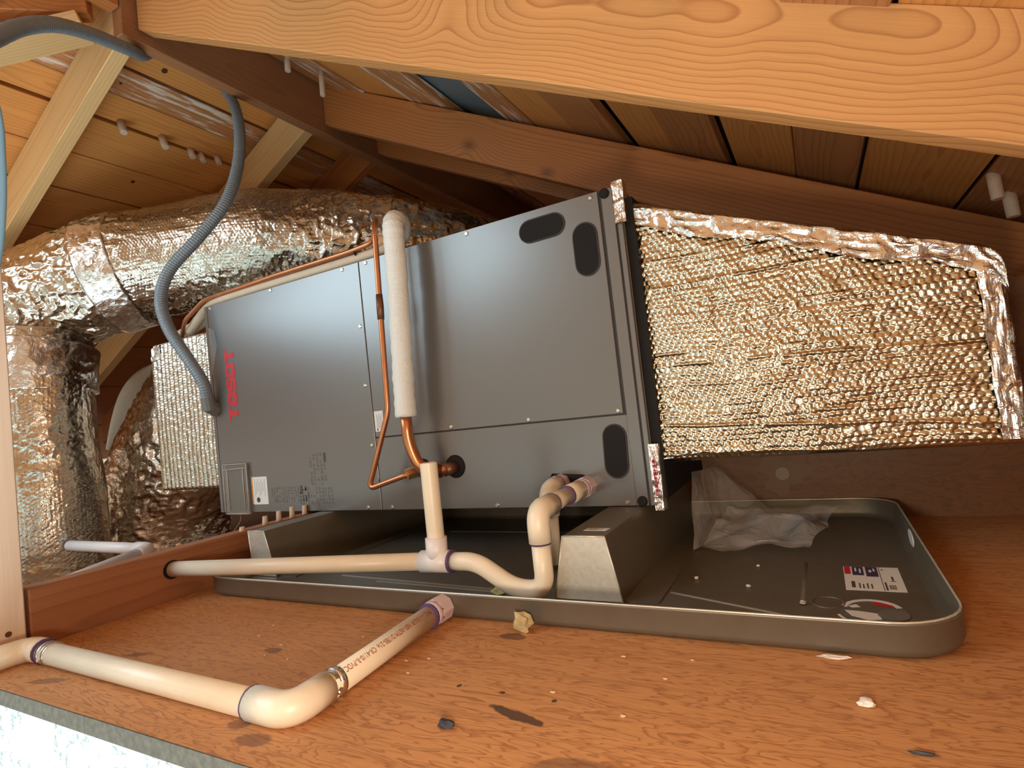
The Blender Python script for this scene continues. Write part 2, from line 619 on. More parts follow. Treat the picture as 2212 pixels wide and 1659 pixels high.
FILM.bump(FILM.noise(FILM.n('ShaderNodeTexCoord').outputs['Object'], 38, 3, .5, 1.0), .5, .01)
FILM.link(_d.outputs[0], _mx.inputs[1])
FILM.link(FILM.b.outputs[0], _mx.inputs[2])
FILM.link(_mx.outputs[0], FILM.out.inputs['Surface'])
FILM = FILM.m
POUCH = NT('pouch_film')
_d = POUCH.n('ShaderNodeBsdfTransparent')
_mx = POUCH.n('ShaderNodeMixShader')
_mx.inputs[0].default_value = 0.42
POUCH.set(color=(0.36, 0.32, 0.28), rough=0.25)
POUCH.bump(POUCH.noise(POUCH.n('ShaderNodeTexCoord').outputs['Object'], 70, 3), .6, .004)
POUCH.link(_d.outputs[0], _mx.inputs[1])
POUCH.link(POUCH.b.outputs[0], _mx.inputs[2])
POUCH.link(_mx.outputs[0], POUCH.out.inputs['Surface'])
POUCH = POUCH.m
FOAM = plain('yellow_foam', (0.66, 0.55, 0.22), 0.9, var=.2)
CHIPD = plain('dark_chip', (0.03, 0.03, 0.04), 0.6)
CHIPW = plain('white_chip', (0.72, 0.62, 0.54), 0.8, var=.2)
SHAV = plain('shaving', (0.62, 0.40, 0.24), 0.8, var=.2)
SCRAP = plain('wood_scrap', (0.45, 0.34, 0.17), 0.8, var=.45, scale=120)

# ------------------------------------------------------------------ setting
ZR = 0.0
fl = MB().box((-1.045, 0.304, -0.018), (1.25, 1.30, 0.0)).box((-1.045, 1.30, -0.018), (1.25, 4.0, 0.0))
floor = struct(obj('floor', fl, PLY, origin=(0, 0, 0)))
obj('front_edge', MB().box((-1.045, 0.3025, -0.0185), (1.25, 0.304, -0.0004)), EDGEM, floor)
struct(obj('floor', MB().box((-4.2, 0.304, -0.12), (-1.0475, 4.0, -0.10)), FIRD))
struct(obj('wall_front', MB().box((-2.4, 0.306, -1.2), (1.25, 0.330, -0.0195)), PLASTER))
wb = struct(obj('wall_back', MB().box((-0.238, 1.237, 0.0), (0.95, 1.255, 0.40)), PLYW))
# dried white glue patch left on the back wall
patch = MB()
pp = []
for k in range(22):
    a = 2 * math.pi * k / 22
    rr = 0.034 * (1 + .28 * math.sin(3 * a + 1) + .18 * math.sin(7 * a))
    pp.append((-0.083 + rr * 1.25 * math.cos(a), 0.085 + rr * math.sin(a)))
obj('glue_patch', patch.prism(pp, 'y', 1.2362, 1.237), plain('glue_haze', (0.20, 0.12, 0.07), .7), wb)
obj('glue_spot', MB().disc((-0.083, 1.2362, 0.086), (0, -1, 0), 0.0125, 0.0006), plain('glue_white', (0.30, 0.24, 0.16), .7), wb)
gable = MB().prism([(-4.2, -0.02), (1.25, -0.02), (1.25, 0.12), (-1.43, 1.56), (-4.2, 0.3)], 'y', 4.0, 4.02)
struct(obj('wall_gable', gable, DECKB))

struct(obj('wall_light_block', MB().prism([(-0.80, -1.2), (1.25, -1.2), (1.25, 0.12), (-0.80, 1.18)], 'y', -1.68, -1.62), DECK))  # unseen end wall, added to keep ambient light off the right side
struct(obj('wall_shaft_near', MB().box((-2.0, -1.20, -1.3), (0.55, -1.17, -0.02)), PLASTER))
struct(obj('wall_shaft_left', MB().box((-2.03, -1.20, -1.3), (-2.0, 0.304, -0.02)), PLASTER))
struct(obj('wall_shaft_right', MB().box((0.46, -1.17, -1.3), (0.49, 0.304, -0.02)), PLASTER))
struct(obj('floor', MB().box((0.45, -1.62, -0.018), (1.25, 0.302, 0.0)), PLY, origin=(0, 0, 0)))  # unseen floor piece, added to block light spilling in from the right front

def LZ(x):
    return 1.385 + .455 * (x + 1.641)


def RZ(x):
    return .842 - .508 * (x + .15)


Y0, Y1 = -1.6, 4.0
roof = MB()
for sgn in (0, 1):
    if sgn:
        xa, xb, f = -1.432, 1.25, RZ
    else:
        xa, xb, f = -1.432, -4.2, LZ
    h = 0.06
    roof.add([(xa, Y0, f(xa) + h), (xb, Y0, f(xb) + h), (xb, Y1, f(xb) + h), (xa, Y1, f(xa) + h),
              (xa, Y0, f(xa) + h + .02), (xb, Y0, f(xb) + h + .02), (xb, Y1, f(xb) + h + .02), (xa, Y1, f(xa) + h + .02)],
             [(0, 1, 2, 3), (4, 7, 6, 5), (0, 4, 5, 1), (1, 5, 6, 2), (2, 6, 7, 3), (3, 7, 4, 0)])
ceiling = struct(obj('ceiling', roof, FELT, origin=(0, 0, 0)))


def plank(xa, xb, f, mat, th=0.022, lift=0.0):
    za, zb = f(xa), f(xb)
    c = Vector(((xa + xb) / 2, 0, (za + zb) / 2))
    wid = math.hypot(xb - xa, zb - za)
    nrm = Vector((-(zb - za), 0, xb - xa)).normalized()
    if nrm.z < 0:
        nrm = -nrm
    c += nrm * (th / 2 + 0.001 + lift)
    side = Vector((xb - xa, 0, zb - za)).normalized()
    # local: X = length (Y world), Y = thickness, Z = width
    board('plank', (c.x, Y0, c.z), (c.x, Y1, c.z), wid, th, mat, side=nrm, parent=ceiling, bev=0.0015)


for xa, xb, m in ((-1.455, -1.646, DECK), (-1.655, -1.738, DECKW), (-1.740, -1.826, DECK), (-1.838, -1.976, DECK),
                  (-1.979, -2.120, DECK), (-2.127, -2.30, DECK), (-2.306, -2.48, DECK), (-2.49, -2.70, DECK),
                  (-2.71, -2.95, DECKB), (-2.96, -3.3, DECKB), (-3.31, -3.7, DECKB), (-3.71, -4.15, DECKB)):
    plank(xa, xb, LZ, m)
for xa, xb, m, lift in ((-1.405, -1.345, DECKB, 0), (-1.34, -1.225, DECKW, 0), (-1.215, -1.055, DECK, .004), (-1.045, -0.90, DECKW, 0),
                        (-0.72, -0.635, DECKW, 0), (-0.63, -0.515, DECK, 0.002), (-0.512, -0.385, DECKB, 0), (-0.352, -0.255, DECK, .003),
                        (-0.252, -0.138, DECKB, 0), (-0.118, 0.010, DECK, 0.004), (0.014, 0.128, DECKB, 0), (0.134, 0.31, DECK, .006),
                        (0.316, 0.50, DECKB, 0), (0.505, 0.70, DECKB, 0), (0.705, 0.93, DECKB, 0), (0.935, 1.2, DECKB, 0)):
    plank(xa, xb, RZ, m, lift=lift)


def slab(name, xa, xb, f, y0, y1, mat, lift, th=0.004):
    mb = MB()
    mb.add([(x, y, f(x) + l) for l in (lift, lift + th) for (x, y) in ((xa, y0), (xb, y0), (xb, y1), (xa, y1))],
           [(0, 1, 2, 3), (4, 7, 6, 5), (0, 4, 5, 1), (1, 5, 6, 2), (2, 6, 7, 3), (3, 7, 4, 0)])
    return obj(name, mb, mat, ceiling)


slab('flashing', -0.915, -0.70, RZ, 0.9, 2.2, SLATE, 0.032)
# wooden pegs poking through the roof boards
for (x, y, f, ln, r, tilt) in ((-1.82, 0.985, LZ, .055, .0115, .25), (-1.82, 1.112, LZ, .055, .0115, .2), (-1.83, 1.215, LZ, .04, .0115, .2),
                               (-1.828, 1.252, LZ, .045, .010, .2), (-1.818, 1.306, LZ, .04, .0105, .2),
                               (-1.335, 1.235, RZ, .05, .010, .1), (-1.262, 1.30, RZ, .09, .009, 0.05),
                               (0.325, 1.335, RZ, .05, .011, .05), (0.366, 1.425, RZ, .05, .012, .05)):
    top = Vector((x, y, f(x) + 0.004))
    d = Vector((.46, -tilt * .3, -.89)).normalized() if f is LZ else Vector((tilt * .6, -tilt, -1)).normalized()
    e = top + d * ln
    obj('peg', MB().tube([top, top + d * ln * .5, e - d * .002, e], [r, r * .97, r * .95, r * .8], 10, True, True), PEGW, ceiling)

for x, y, r in ((-1.609, 1.009, .0085), (-1.70, .93, .004), (-2.02, 1.12, .006)):
    nn = Vector((.414, 0, -.91))
    obj('knot', MB().disc(Vector((x, y, LZ(x))), nn, r, .0008, 14), COPD, ceiling)
# --- rafters, ridge, hip
def rafter(name, y, x0, x1, z0, slope, hv, th, mat, label, group=None, rough=.0):
    """plumb-cut rafter; bottom edge line z = z0 + slope*(x-x0); hv = vertical depth; y = camera side face"""
    ang = math.atan(slope)
    h = hv * math.cos(ang)
    a = Vector((x0, y + th / 2, z0 + hv / 2))
    b = Vector((x1, y + th / 2, z0 + slope * (x1 - x0) + hv / 2))
    sh = slope if x1 > x0 else -slope
    o = board(name, a, b, h, th, mat, side=(0, 1, 0) if x1 > x0 else (0, -1, 0), shear=sh, rough=rough)
    return tag(o, label, 'rafter', group)


rafter('rafter', 0.820, -1.402, 0.85, 1.333, -.512, .159, .040, FIR,
       'bright wavy-grained fir rafter crossing the top foreground')
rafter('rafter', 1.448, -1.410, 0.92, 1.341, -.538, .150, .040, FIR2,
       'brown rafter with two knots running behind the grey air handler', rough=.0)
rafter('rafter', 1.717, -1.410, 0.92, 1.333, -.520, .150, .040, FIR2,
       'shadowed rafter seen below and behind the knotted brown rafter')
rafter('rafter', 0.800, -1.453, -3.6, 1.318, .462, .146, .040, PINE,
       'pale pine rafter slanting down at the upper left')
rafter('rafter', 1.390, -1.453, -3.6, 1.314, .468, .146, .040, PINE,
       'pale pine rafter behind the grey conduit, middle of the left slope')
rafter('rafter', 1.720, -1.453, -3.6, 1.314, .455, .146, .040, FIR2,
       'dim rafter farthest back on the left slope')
ridge = board('ridge_board', (-1.431, 0.785, 1.408), (-1.431, 3.98, 1.408), .20, .038, FIRD, side=(1, 0, 0))
tag(ridge, 'dark brown ridge board running back from the notch at upper left', 'ridge board')
ridge2 = board('ridge_board', (-1.431, Y0, 1.470), (-1.431, 0.783, 1.470), .19, .038, FIR2, side=(1, 0, 0))
tag(ridge2, 'shallower ridge board coming toward the viewer at the top edge', 'ridge board')
hb = board('hip_beam', (-1.462, 0.738, 1.415), (-2.25, -0.05, 1.36), .145, .04, FIR2, side=(1, -1, 0))
tag(hb, 'brown hip beam meeting the ridge at the upper left corner', 'beam')
hp = board('nailer_board', (-1.475, 0.735, 1.322), (-1.80, 0.41, 1.155), .03, .09, PINE, side=(1, -1, 0))
tag(hp, 'pale tan board just under the brown hip beam', 'board')

# --- floor joist and post at the left
jo = board('joist', (-1.066, 0.388, 0.035), (-1.066, 3.9, 0.035), .10, .037, JOIST, side=(1, 0, 0))
tag(jo, 'reddish-brown floor joist beside the pan, holed for the drain pipe', 'joist')
jo_c = Vector(jo.location)
for k, (y, h) in enumerate(((0.80, .018), (0.835, .022), (0.87, .024), (0.905, .02), (0.745, .008))):
    mb = MB().tube([(-1.066 + .008, y, 0.078), (-1.066 + .010, y, 0.085 + h)], [.006, .005], 8)
    o = obj('peg', mb, PEGW)
    W = o.matrix_basis.copy()
    Wl = Matrix.Translation(o.location)
    o.parent = jo
    o.matrix_local = jo.matrix_basis.inverted() @ Wl
hole = obj('pipe_hole', MB().disc((-1.0478, 0.596, 0.052), (1, 0, 0), 0.0165, 0.0007), BLACK)
Wl = Matrix.Translation(hole.location)
hole.parent = jo
hole.matrix_local = jo.matrix_basis.inverted() @ Wl
po = board('post', (-1.066, 0.315, 0.004), (-1.066, 0.315, 1.26), .136, .037, POSTW, side=(1, 0, 0))
tag(po, 'pale upright post at the left edge, lit from below', 'post')
kn = obj('knot', MB().disc((-1.0475, 0.362, 0.03), (1, 0, 0), 0.004, 0.0006), COPD)
Wl = Matrix.Translation(kn.location)
kn.parent = po
kn.matrix_local = po.matrix_basis.inverted() @ Wl
cb = obj('cable', MB().tube(spline([(-1.042, .360, .50), (-1.042, .376, .57), (-1.042, .3835, .62), (-1.042, .3885, .68), (-1.042, .3905, .74), (-1.042, .3895, .80), (-1.042, .375, .88), (-1.042, .35, .95)]), .0045, 8), CABLE)
tag(cb, 'thin blue cable running down the edge of the left post', 'cable')

# ------------------------------------------------------------------ drain pan
pan = thing('drain_pan', 'long shallow grey metal drain pan on the plywood floor', 'pan', (-0.46, 0.93, 0))


def rrect(x0, x1, y0, y1, r, n=8):
    out = []
    for cx, cy, a0 in ((x1 - r, y0 + r, -90), (x1 - r, y1 - r, 0), (x0 + r, y1 - r, 90), (x0 + r, y0 + r, 180)):
        for k in range(n + 1):
            a = math.radians(a0 + 90 * k / n)
            out.append((cx + r * math.cos(a), cy + r * math.sin(a)))
    return out


PX0, PX1, PY0, PY1 = -1.018, 0.096, 0.622, 1.234
rings = []
for ins, z in ((0.008, 0.0005), (0.003, 0.004), (0.0, 0.010), (0.0, 0.0315), (-0.0015, 0.033), (-0.001, 0.0345), (0.0015, 0.0345), (0.003, 0.033), (0.0035, 0.010), (0.008, 0.0045), (0.014, 0.003)):
    rings.append([(x, y, z) for x, y in rrect(PX0 + ins, PX1 - ins, PY0 + ins, PY1 - ins, 0.065 - ins)])
n = len(rings[0])
vs = [p for r in rings for p in r]
# slight dent and lift of the front wall near its left end
vs = [(x, y + (0.004 * math.exp(-((x + .80) / .03) ** 2) if y < .64 else 0), z + (0.0015 * math.sin(x * 9) if z > .02 else 0)) for x, y, z in vs]
fs = []
for i in range(len(rings) - 1):
    for k in range(n):
        fs.append((i * n + k, i * n + (k + 1) % n, (i + 1) * n + (k + 1) % n, (i + 1) * n + k))
pm = MB()
pm.add(vs, fs, True)
pm.f.append(tuple((len(rings) - 1) * n + k for k in range(n)))
pm.f.append(tuple(k for k in range(n - 1, -1, -1)))
pm.s += [False, False]
obj('tray', pm, PANM, pan)
lip = [Vector((x, y, .0346)) for x, y in rrect(PX0 + .001, PX1 - .001, PY0 + .001, PY1 - .001, .064)]
lip = [Vector((p.x, p.y + (0.004 * math.exp(-((p.x + .80) / .03) ** 2) if p.y < .64 else 0), p.z + 0.0015 * math.sin(p.x * 9))) for p in lip]
obj('rim_highlight', MB().tube(lip + [lip[0]], .0013, 6, False), GALV, pan, label='rim highlight laid on in brighter metal')  # brighter tube along the lip stands in for the rim's highlight
for a, b in (((-0.80, .757), (-0.36, .728)), ((-0.70, .738), (-0.40, .722)), ((-0.205, .764), (-0.02, .694)), ((-0.046, .917), (-0.047, .755)), ((-0.47, 1.09), (-0.79, 1.09))):
    A, B = Vector((*a, .003)), Vector((*b, .003))
    d = (B - A).normalized()
    s = Vector((-d.y, d.x, 0)) * .0028
    u = Vector((0, 0, .0012))
    obj('pressed_rib', MB().add([A - s, A + s, B + s, B - s, A + u, B + u], [(0, 4, 5, 3), (1, 2, 5, 4), (0, 1, 4), (3, 5, 2)], True), CREASE if abs(B.x - A.x) > .01 else PANM, pan)
# labels stuck in the pan
lab = obj('pan_label', MB().box((0.0, .809, .003), (0.0635, .906, .0034)), WHITE, pan, label='white and navy paper label')
obj('red_block', MB().box((0.001, .872, .0034), (0.008, .905, .0036)), RED, lab)
obj('navy_block', MB().box((0.010, .868, .0034), (0.023, .905, .0036)), NAVY, lab)
obj('navy_block', MB().box((0.0255, .864, .0034), (0.039, .905, .0036)), NAVY, lab)
tx = MB()
for (x, y, dx, dy) in ((.013, .884, .002, .016), (.018, .878, .002, .018), (.029, .882, .003, .010), (.034, .886, .002, .012)):
    tx.box((x, y, .0036), (x + dx, y + dy, .0037))
obj('light_print', tx, WHITE, lab)
tx = MB()
for (x, y, dx, dy) in ((.007, .818, .004, .024), (.015, .816, .0015, .020), (.019, .816, .0015, .016), (.0235, .816, .0015, .020), (.028, .816, .0015, .018),
                       (.0405, .809, .0007, .096), (.043, .812, .002, .03), (.047, .816, .0008, .016), (.0485, .816, .0008, .016), (.050, .816, .0008, .016), (.0515, .816, .0008, .016),
                       (.053, .816, .0008, .016), (.050, .846, .006, .002), (.052, .850, .002, .016), (.0435, .892, .002, .004)):
    tx.box((x, y, .0034), (x + dx, y + dy, .0036))
obj('dark_print', tx, INK, lab)
# oval emblem sticker
em = obj('oval_emblem', MB().prism([(0.023 + .032 * math.cos(a), .742 + .036 * math.sin(a)) for a in np.linspace(0, 2 * math.pi, 36, endpoint=False)], 'z', .003, .0033), plain('emblem_grey', (.13, .12, .10), .35), pan,
         label='oval white, red and grey emblem sticker')
def arc(cx, cy, rx, ry, a0, a1, t, n=18):
    o_ = [(cx + rx * math.cos(a), cy + ry * math.sin(a)) for a in np.linspace(a0, a1, n)]
    i_ = [(cx + (rx - t) * math.cos(a), cy + (ry - t) * math.sin(a)) for a in np.linspace(a1, a0, n)]
    return o_ + i_
wm = MB().prism(arc(.023, .742, .031, .035, .35, 2.9, .006), 'z', .0033, .0036)
wm.prism(arc(.020, .738, .034, .042, 3.5, 4.6, .003), 'z', .0033, .0036)
wm.prism([(-.004, .738), (.002, .722), (.018, .712), (.030, .716), (.028, .732), (.010, .737)], 'z', .0033, .0036)
wm.prism([(.0, .752), (.008, .758), (.012, .750), (.004, .747)], 'z', .0033, .0036)
obj('white_mark', wm, WHITE, em)
obj('red_mark', MB().prism([(.024, .757), (.026, .770), (.043, .760), (.045, .755)], 'z', .0036, .0038), RED, em)
obj('grey_disc', MB().prism([(.042 + .015 * math.cos(a), .730 + .016 * math.sin(a)) for a in np.linspace(0, 2 * math.pi, 24, endpoint=False)], 'z', .0036, .004), plain('emblem_disc', (.17, .16, .14), .3), em)
for x, y, r in ((-.02, .760, .017),):
    obj('embossed_ring', MB().tube([(x + r * math.cos(a), y + r * 1.1 * math.sin(a), .003) for a in np.linspace(0, 2 * math.pi, 25)], .0012, 6, False), PANM, pan)
obj('side_sticker', MB().prism([(1.005 + .026 * math.cos(a), .019 + .012 * math.sin(a)) for a in np.linspace(0, 2 * math.pi, 20, endpoint=False)], 'x', .0915, .0925), WHITE, pan)

# ------------------------------------------------------------------ support rails in the pan
def rail(label, xa, xb, ba, bb, y0, y1, lab=False):
    t = thing('support_rail', label, 'support', ((xa + xb) / 2, (y0 + y1) / 2, .003))
    zt, zb = .0894, .0032
    mb = MB()
    prof = [(ba, zb), (bb, zb), (xb, zt), (xa, zt)]
    mb.prism(prof, 'y', y0, y1)
    obj('channel', mb, PANM, t)
    ec = MB().prism([(ba + .001, zb + .001), (bb - .001, zb + .001), (xb - .001, zt - .001), (xa + .001, zt - .001)], 'y', y0 - .0012, y0 - .0001)
    for (u0, v0), (u1, v1) in (((ba, zb), (xa, zt)), ((bb, zb), (xb, zt)), ((xa, zt), (xb, zt))):
        ec.tube([(u0, y0 - .0012, v0), (u1, y0 - .0012, v1)], .0011, 6)
    obj('end_cap', ec, GALV, t, label='bright galvanised end cap')
    obj('foot_flange', MB().box((bb, y0 + .004, zb), (bb + .045, y1, zb + .0015)), PANM, t)
    if lab:
        s = obj('small_sticker', MB().prism([(xa + .019, y0 + .031), (xa + .052, y0 + .031), (xa + .054, y0 + .045), (xa + .021, y0 + .045)], 'z', zt, zt + .0004), WHITE, t)
        tb = MB()
        for k in range(3):
            tb.box((xa + .024, y0 + .034 + k * .0035, zt + .0004), (xa + .046 - 2 * (k % 2) * .004, y0 + .0352 + k * .0035, zt + .0005))
        obj('printed_text', tb, INK, s)
    return t


rail('metal support rail under the right end of the air handler', -0.332, -0.271, -0.352, -0.255, .714, 1.215, True)
rail('metal support rail under the left end of the air handler', -1.013, -0.967, -1.006, -0.94, .728, 1.215)

# ------------------------------------------------------------------ air handler
ah = thing('air_handler', 'large grey metal air handler lying on its side', 'air handler', (-0.81, 1.13, .09))
UX0, UX1, UZ0, UZ1, UF, UB = -1.37, -0.25, .0895, .622, .912, 1.36
obj('cabinet', MB().bbox((UX0, UF + .004, UZ0), (UX1, UB, UZ1), .003, 1), CABM, ah)
g = .0011


def panel(name, x0, x1, z0, z1, tl=0, label=None):
    return obj(name, MB().bbox((x0 + g, UF - .001, z0 + g), (x1 - g, UF + .006, z1 - g), .0008, 1), CABM, ah, label=label)


obj('seam_backing', MB().box((UX0 + .003, UF + .003, UZ0 + .003), (UX1 - .003, UF + .0045, UZ1 - .003)), CABD, ah)
panel('edge_rail', UX0, -1.357, UZ0, UZ1)
bp_ = panel('blower_panel', -1.357, -.8305, UZ0, UZ1)
cp_ = panel('coil_panel', -.8305, -.287, .2425, UZ1)
lp_ = panel('drain_panel', -.8305, -.270 - .012, UZ0, .2425)
panel('edge_rail', -.284, -.262, UZ0, UZ1)
panel('edge_rail', -.261, UX1, UZ0, UZ1)
for i, (x, z) in enumerate(((-1.345, .615), (-1.111, .615), (-.878, .614), (-.810, .614), (-.553, .613), (-.301, .612), (-.842, .483), (-.844, .356),
             (-.841, .228), (-.634, .250), (-.464, .249), (-.296, .249), (-1.105, .0975), (-.869, .0965), (-.803, .096), (-.549, .096), (-.299, .096))):
    s = MB().disc((x, UF - .001, z), (0, -1, 0), .0042, .0022, 12, .0012)
    obj('screw', s, STEEL, ah)
    sl = MB().box((x - .0028, UF - .0034, z - .0005), (x + .0028, UF - .0030, z + .0005))
for x, z in ((-.276, .613), (-.273, .098)):
    obj('corner_cap', MB().disc((x, UF - .001, z), (0, -1, 0), .0085, .004, 16, .0015), BLACK, ah, label='round black cap')


def slot(cx, cz, L, W, ang):
    pts = []
    for k in range(11):
        a = math.pi * k / 10 - math.pi / 2
        pts.append((L / 2 - W / 2 + W / 2 * math.cos(a), W / 2 * math.sin(a)))
    for k in range(11):
        a = math.pi * k / 10 + math.pi / 2
        pts.append((-(L / 2 - W / 2) + W / 2 * math.cos(a), W / 2 * math.sin(a)))
    c, s = math.cos(ang), math.sin(ang)
    pts = [(cx + u * c - v * s, cz + u * s + v * c) for u, v in pts]
    obj('knockout_plug', MB().prism(pts, 'y', UF - .0026, UF - .0008), BLACK, ah, label='black oval plug')
    rim = [(u, UF - .0022, v) for u, v in pts] + [(pts[0][0], UF - .0022, pts[0][1])]
    obj('plug_rim', MB().tube(rim, .0013, 6, False), CABD, ah)


slot(-.3965, .5845, .088, .040, math.radians(1))
slot(-.3185, .528, .091, .043, math.radians(90))
slot(-.3085, .182, .089, .040, math.radians(88))
# lettering T O S O T reading upwards
lt = []
CELL = .181 / 5
def letter(ch, k):
    u0 = k * CELL + .0012
    W, H, t = CELL - .0024, .036, .0105
    R = []
    if ch == 'T':
        R = [(0, H - .008, W, H), (W / 2 - .0065, 0, W / 2 + .0065, H - .0079)]
    if ch == 'O':
        R = [(0, .003, t, H - .003), (W - t, .003, W, H - .003), (.003, 0, W - .003, t), (.003, H - t, W - .003, H)]
    if ch == 'S':
        a = .0090
        R = [(.002, 0, W - .001, a), (.001, H - a, W - .002, H), (.001, H / 2 - a / 2, W - .001, H / 2 + a / 2), (0, H / 2, a, H - .002), (W - a, .002, W, H / 2)]
    mb = MB()
    for q, (a, b, c, d) in enumerate(R):
        z0, z1 = .319 + u0 + a, .319 + u0 + c
        x1, x0 = -1.267 - b, -1.267 - d
        mb.box((x0, UF - .0016 - q * .00003, z0), (x1, UF - .0009, z1))
    obj('letter', mb, RED, bp_)
for k, ch in enumerate('TOSOT'):
    letter(ch, k)
# labels and prints on the lower left of the blower panel
l1 = obj('rating_label', MB().box((-1.2365, UF - .0014, .109), (-1.184, UF - .001, .1755)), WHITE, bp_, label='white label with an orange edge')
obj('orange_edge', MB().box((-1.2415, UF - .0014, .110), (-1.2366, UF - .001, .1765)), ORANGE, l1)
tb = MB()
for k in range(7):
    x = -1.230 + k * .006
    tb.box((x, UF - .0016, .128 + .006 * (k % 3)), (x + .0016, UF - .0014, .171 - .007 * (k % 2)))
obj('printed_text', tb, plain('grey_ink', (.42, .39, .37), .6), l1)
obj('warning_mark', MB().disc((-1.219, UF - .0014, .120), (0, -1, 0), .0065, .0003, 12), INK, l1)
def print_block(name, x0, x1, z0, z1, rows, cols, seed):
    r_ = random.Random(seed)
    tb = MB()
    for i in range(cols):
        for j in range(rows):
            if r_.random() < .75:
                x = x0 + (x1 - x0) * i / cols
                z = z0 + (z1 - z0) * j / rows
                tb.box((x, UF - .00125, z), (x + (x1 - x0) / cols * r_.uniform(.25, .6), UF - .001, z + (z1 - z0) / rows * r_.uniform(.5, .95)))
    o = obj(name, tb, plain('faded_print', (.125, .12, .11), .45, .2), bp_)
    o['kind'] = 'stuff'
print_block('printed_diagram', -1.034, -.978, .150, .222, 9, 5, 1)
print_block('printed_diagram', -1.170, -1.040, .112, .150, 6, 16, 2)
print_block('printed_diagram', -1.075, -.965, .106, .146, 5, 12, 3)
obj('print_bar', MB().box((-.988, UF - .0013, .200), (-.981, UF - .001, .220)), INK, bp_)
obj('print_bar', MB().box((-1.070, UF - .0013, .130), (-1.065, UF - .001, .150)), INK, bp_)
pouch = MB().bbox((-1.338, UF - .007, .0865), (-1.2465, UF - .001, .2115), .002, 1)
po_ = obj('manual_pouch', pouch, POUCH, ah, label='clear plastic manual pouch')
for (a, b) in (((-1.337, .088), (-1.337, .211)), ((-1.320, .098), (-1.322, .198)), ((-1.261, .098), (-1.262, .200)), ((-1.247, .088), (-1.247, .211)), ((-1.337, .198), (-1.247, .200)), ((-1.337, .211), (-1.247, .2105)), ((-1.337, .088), (-1.247, .088))):
    obj('pouch_seam', MB().tube([(a[0], UF - .0075, a[1]), ((a[0] + b[0]) / 2, UF - .0085, (a[1] + b[1]) / 2), (b[0], UF - .0075, b[1])], .0015, 6), plain('pouch_edge', (.42, .38, .34), .3), po_)
obj('loose_string', MB().tube(spline([(-1.29, UF - .004, .088), (-1.288, UF - .006, .07), (-1.30, UF - .02, .045), (-1.297, UF - .03, .03)]), .0012, 6), plain('string', (.25, .16, .11), .8), po_)
l2 = obj('notice_label', MB().box((-.8275, UF - .0014, .255), (-.8035, UF - .001, .298)), WHITE, ah, label='small white notice label')
tb = MB()
for k in range(5):
    tb.box((-.8215 + k * .0032, UF - .0016, .262), (-.8203 + k * .0032, UF - .0014, .292 - .004 * (k % 2)))
obj('printed_text', tb, plain('grey_ink', (.42, .39, .37), .6), l2)
obj('warning_mark', MB().prism([(-.8235, .2575), (-.818, .2575), (-.8208, .263)], 'y', UF - .0016, UF - .0014), INK, l2)
# grommets and drain slot
obj('grommet', MB().disc((-.634, UF - .001, .1725), (0, -1, 0), .0225, .003, 28, .002), BLACK, ah)
obj('grommet', MB().disc((-.712, UF - .001, .172), (0, -1, 0), .020, .003, 28, .002), BLACK, ah)
obj('drain_slot', MB().prism([(-.442, .128), (-.362, .117), (-.358, .140), (-.372, .146), (-.430, .150)], 'y', UF - .0018, UF - .0008), BLACK, ah)
# foil tape at the right end
def crumple_strip(name, x0, x1, z0, z1, y, mat, parent, amp=.003, nu=10, nv=40, wrap=.02):
    u = np.linspace(0, 1, nu)
    v = np.linspace(0, 1, nv)
    U, V = np.meshgrid(u, v, indexing='ij')
    X = np.stack([x0 + (x1 - x0) * U, np.full_like(U, y), z0 + (z1 - z0) * V], -1)
    nz = vnoise(X + 5, 90) - .5
    n2 = ridged(X, 60) - .5
    X[..., 1] -= np.abs(amp * (nz + n2)) + .001
    X[..., 0] += (vnoise(X + 1.3, 60) - .5) * .004 * (U > .05) 
    back = X.copy()
    back[..., 1] = y + wrap
    G = np.concatenate([back[:1], X, back[-1:]], 0)
    return gridobj(name, G, mat, parent, (x0, y, z0), smooth=False)
crumple_strip('foil_tape', -.262, -.244, .557, .628, UF - .001, FOILT, ah, .005)
tp = crumple_strip('foil_tape', -.253, -.238, .083, .190, UF - .001, TAPEW, ah, .003)
tb = MB()
for k in range(9):
    z = .107 + k * .0065
    tb.box((-.2485, UF - .0062, z), (-.2435 + .002 * (k % 2), UF - .0058, z + .0022 + .0015 * (k % 3)))
for k in range(9):
    z = .109 + k * .0065
    tb.box((-.2475 + .0015 * (k % 2), UF - .0062, z), (-.2462 + .0015 * (k % 2), UF - .0058, z + .004))
obj('red_print', tb, TAPER, tp)
obj('gap_shade', MB().box((-.249, .922, .10), (-.234, 1.30, .60)), BLACK, ah, label='black filler for the shaded gap at the duct end')  # black box paints the shade in the gap between cabinet and plenum
# ------------------------------------------------------------------ supply plenum (right)
pl = thing('supply_plenum', 'tapered duct box wrapped in silver bubble foil with warm reflections in its colour, right of the air handler', 'duct', (0, 1.07, .155))
PXA, PXB, PZB, PF = -.2405, .222, .156, .932
def ptop(x):
    return .592 + (.410 - .592) * (x - PXA) / (PXB - PXA)
core = MB().prism([(PXA, PZB + .006), (PXB - .004, PZB + .006), (PXB - .004, ptop(PXB) - .012), (PXA, ptop(PXA) - .006)], 'y', PF + .006, 1.20)
obj('duct_core', core, FOILC, pl)
nu, nv = 300, 270
U, V = np.meshgrid(np.linspace(0, 1, nu), np.linspace(0, 1, nv), indexing='ij')
xx = PXA + (PXB - PXA) * U
zt = ptop(xx)
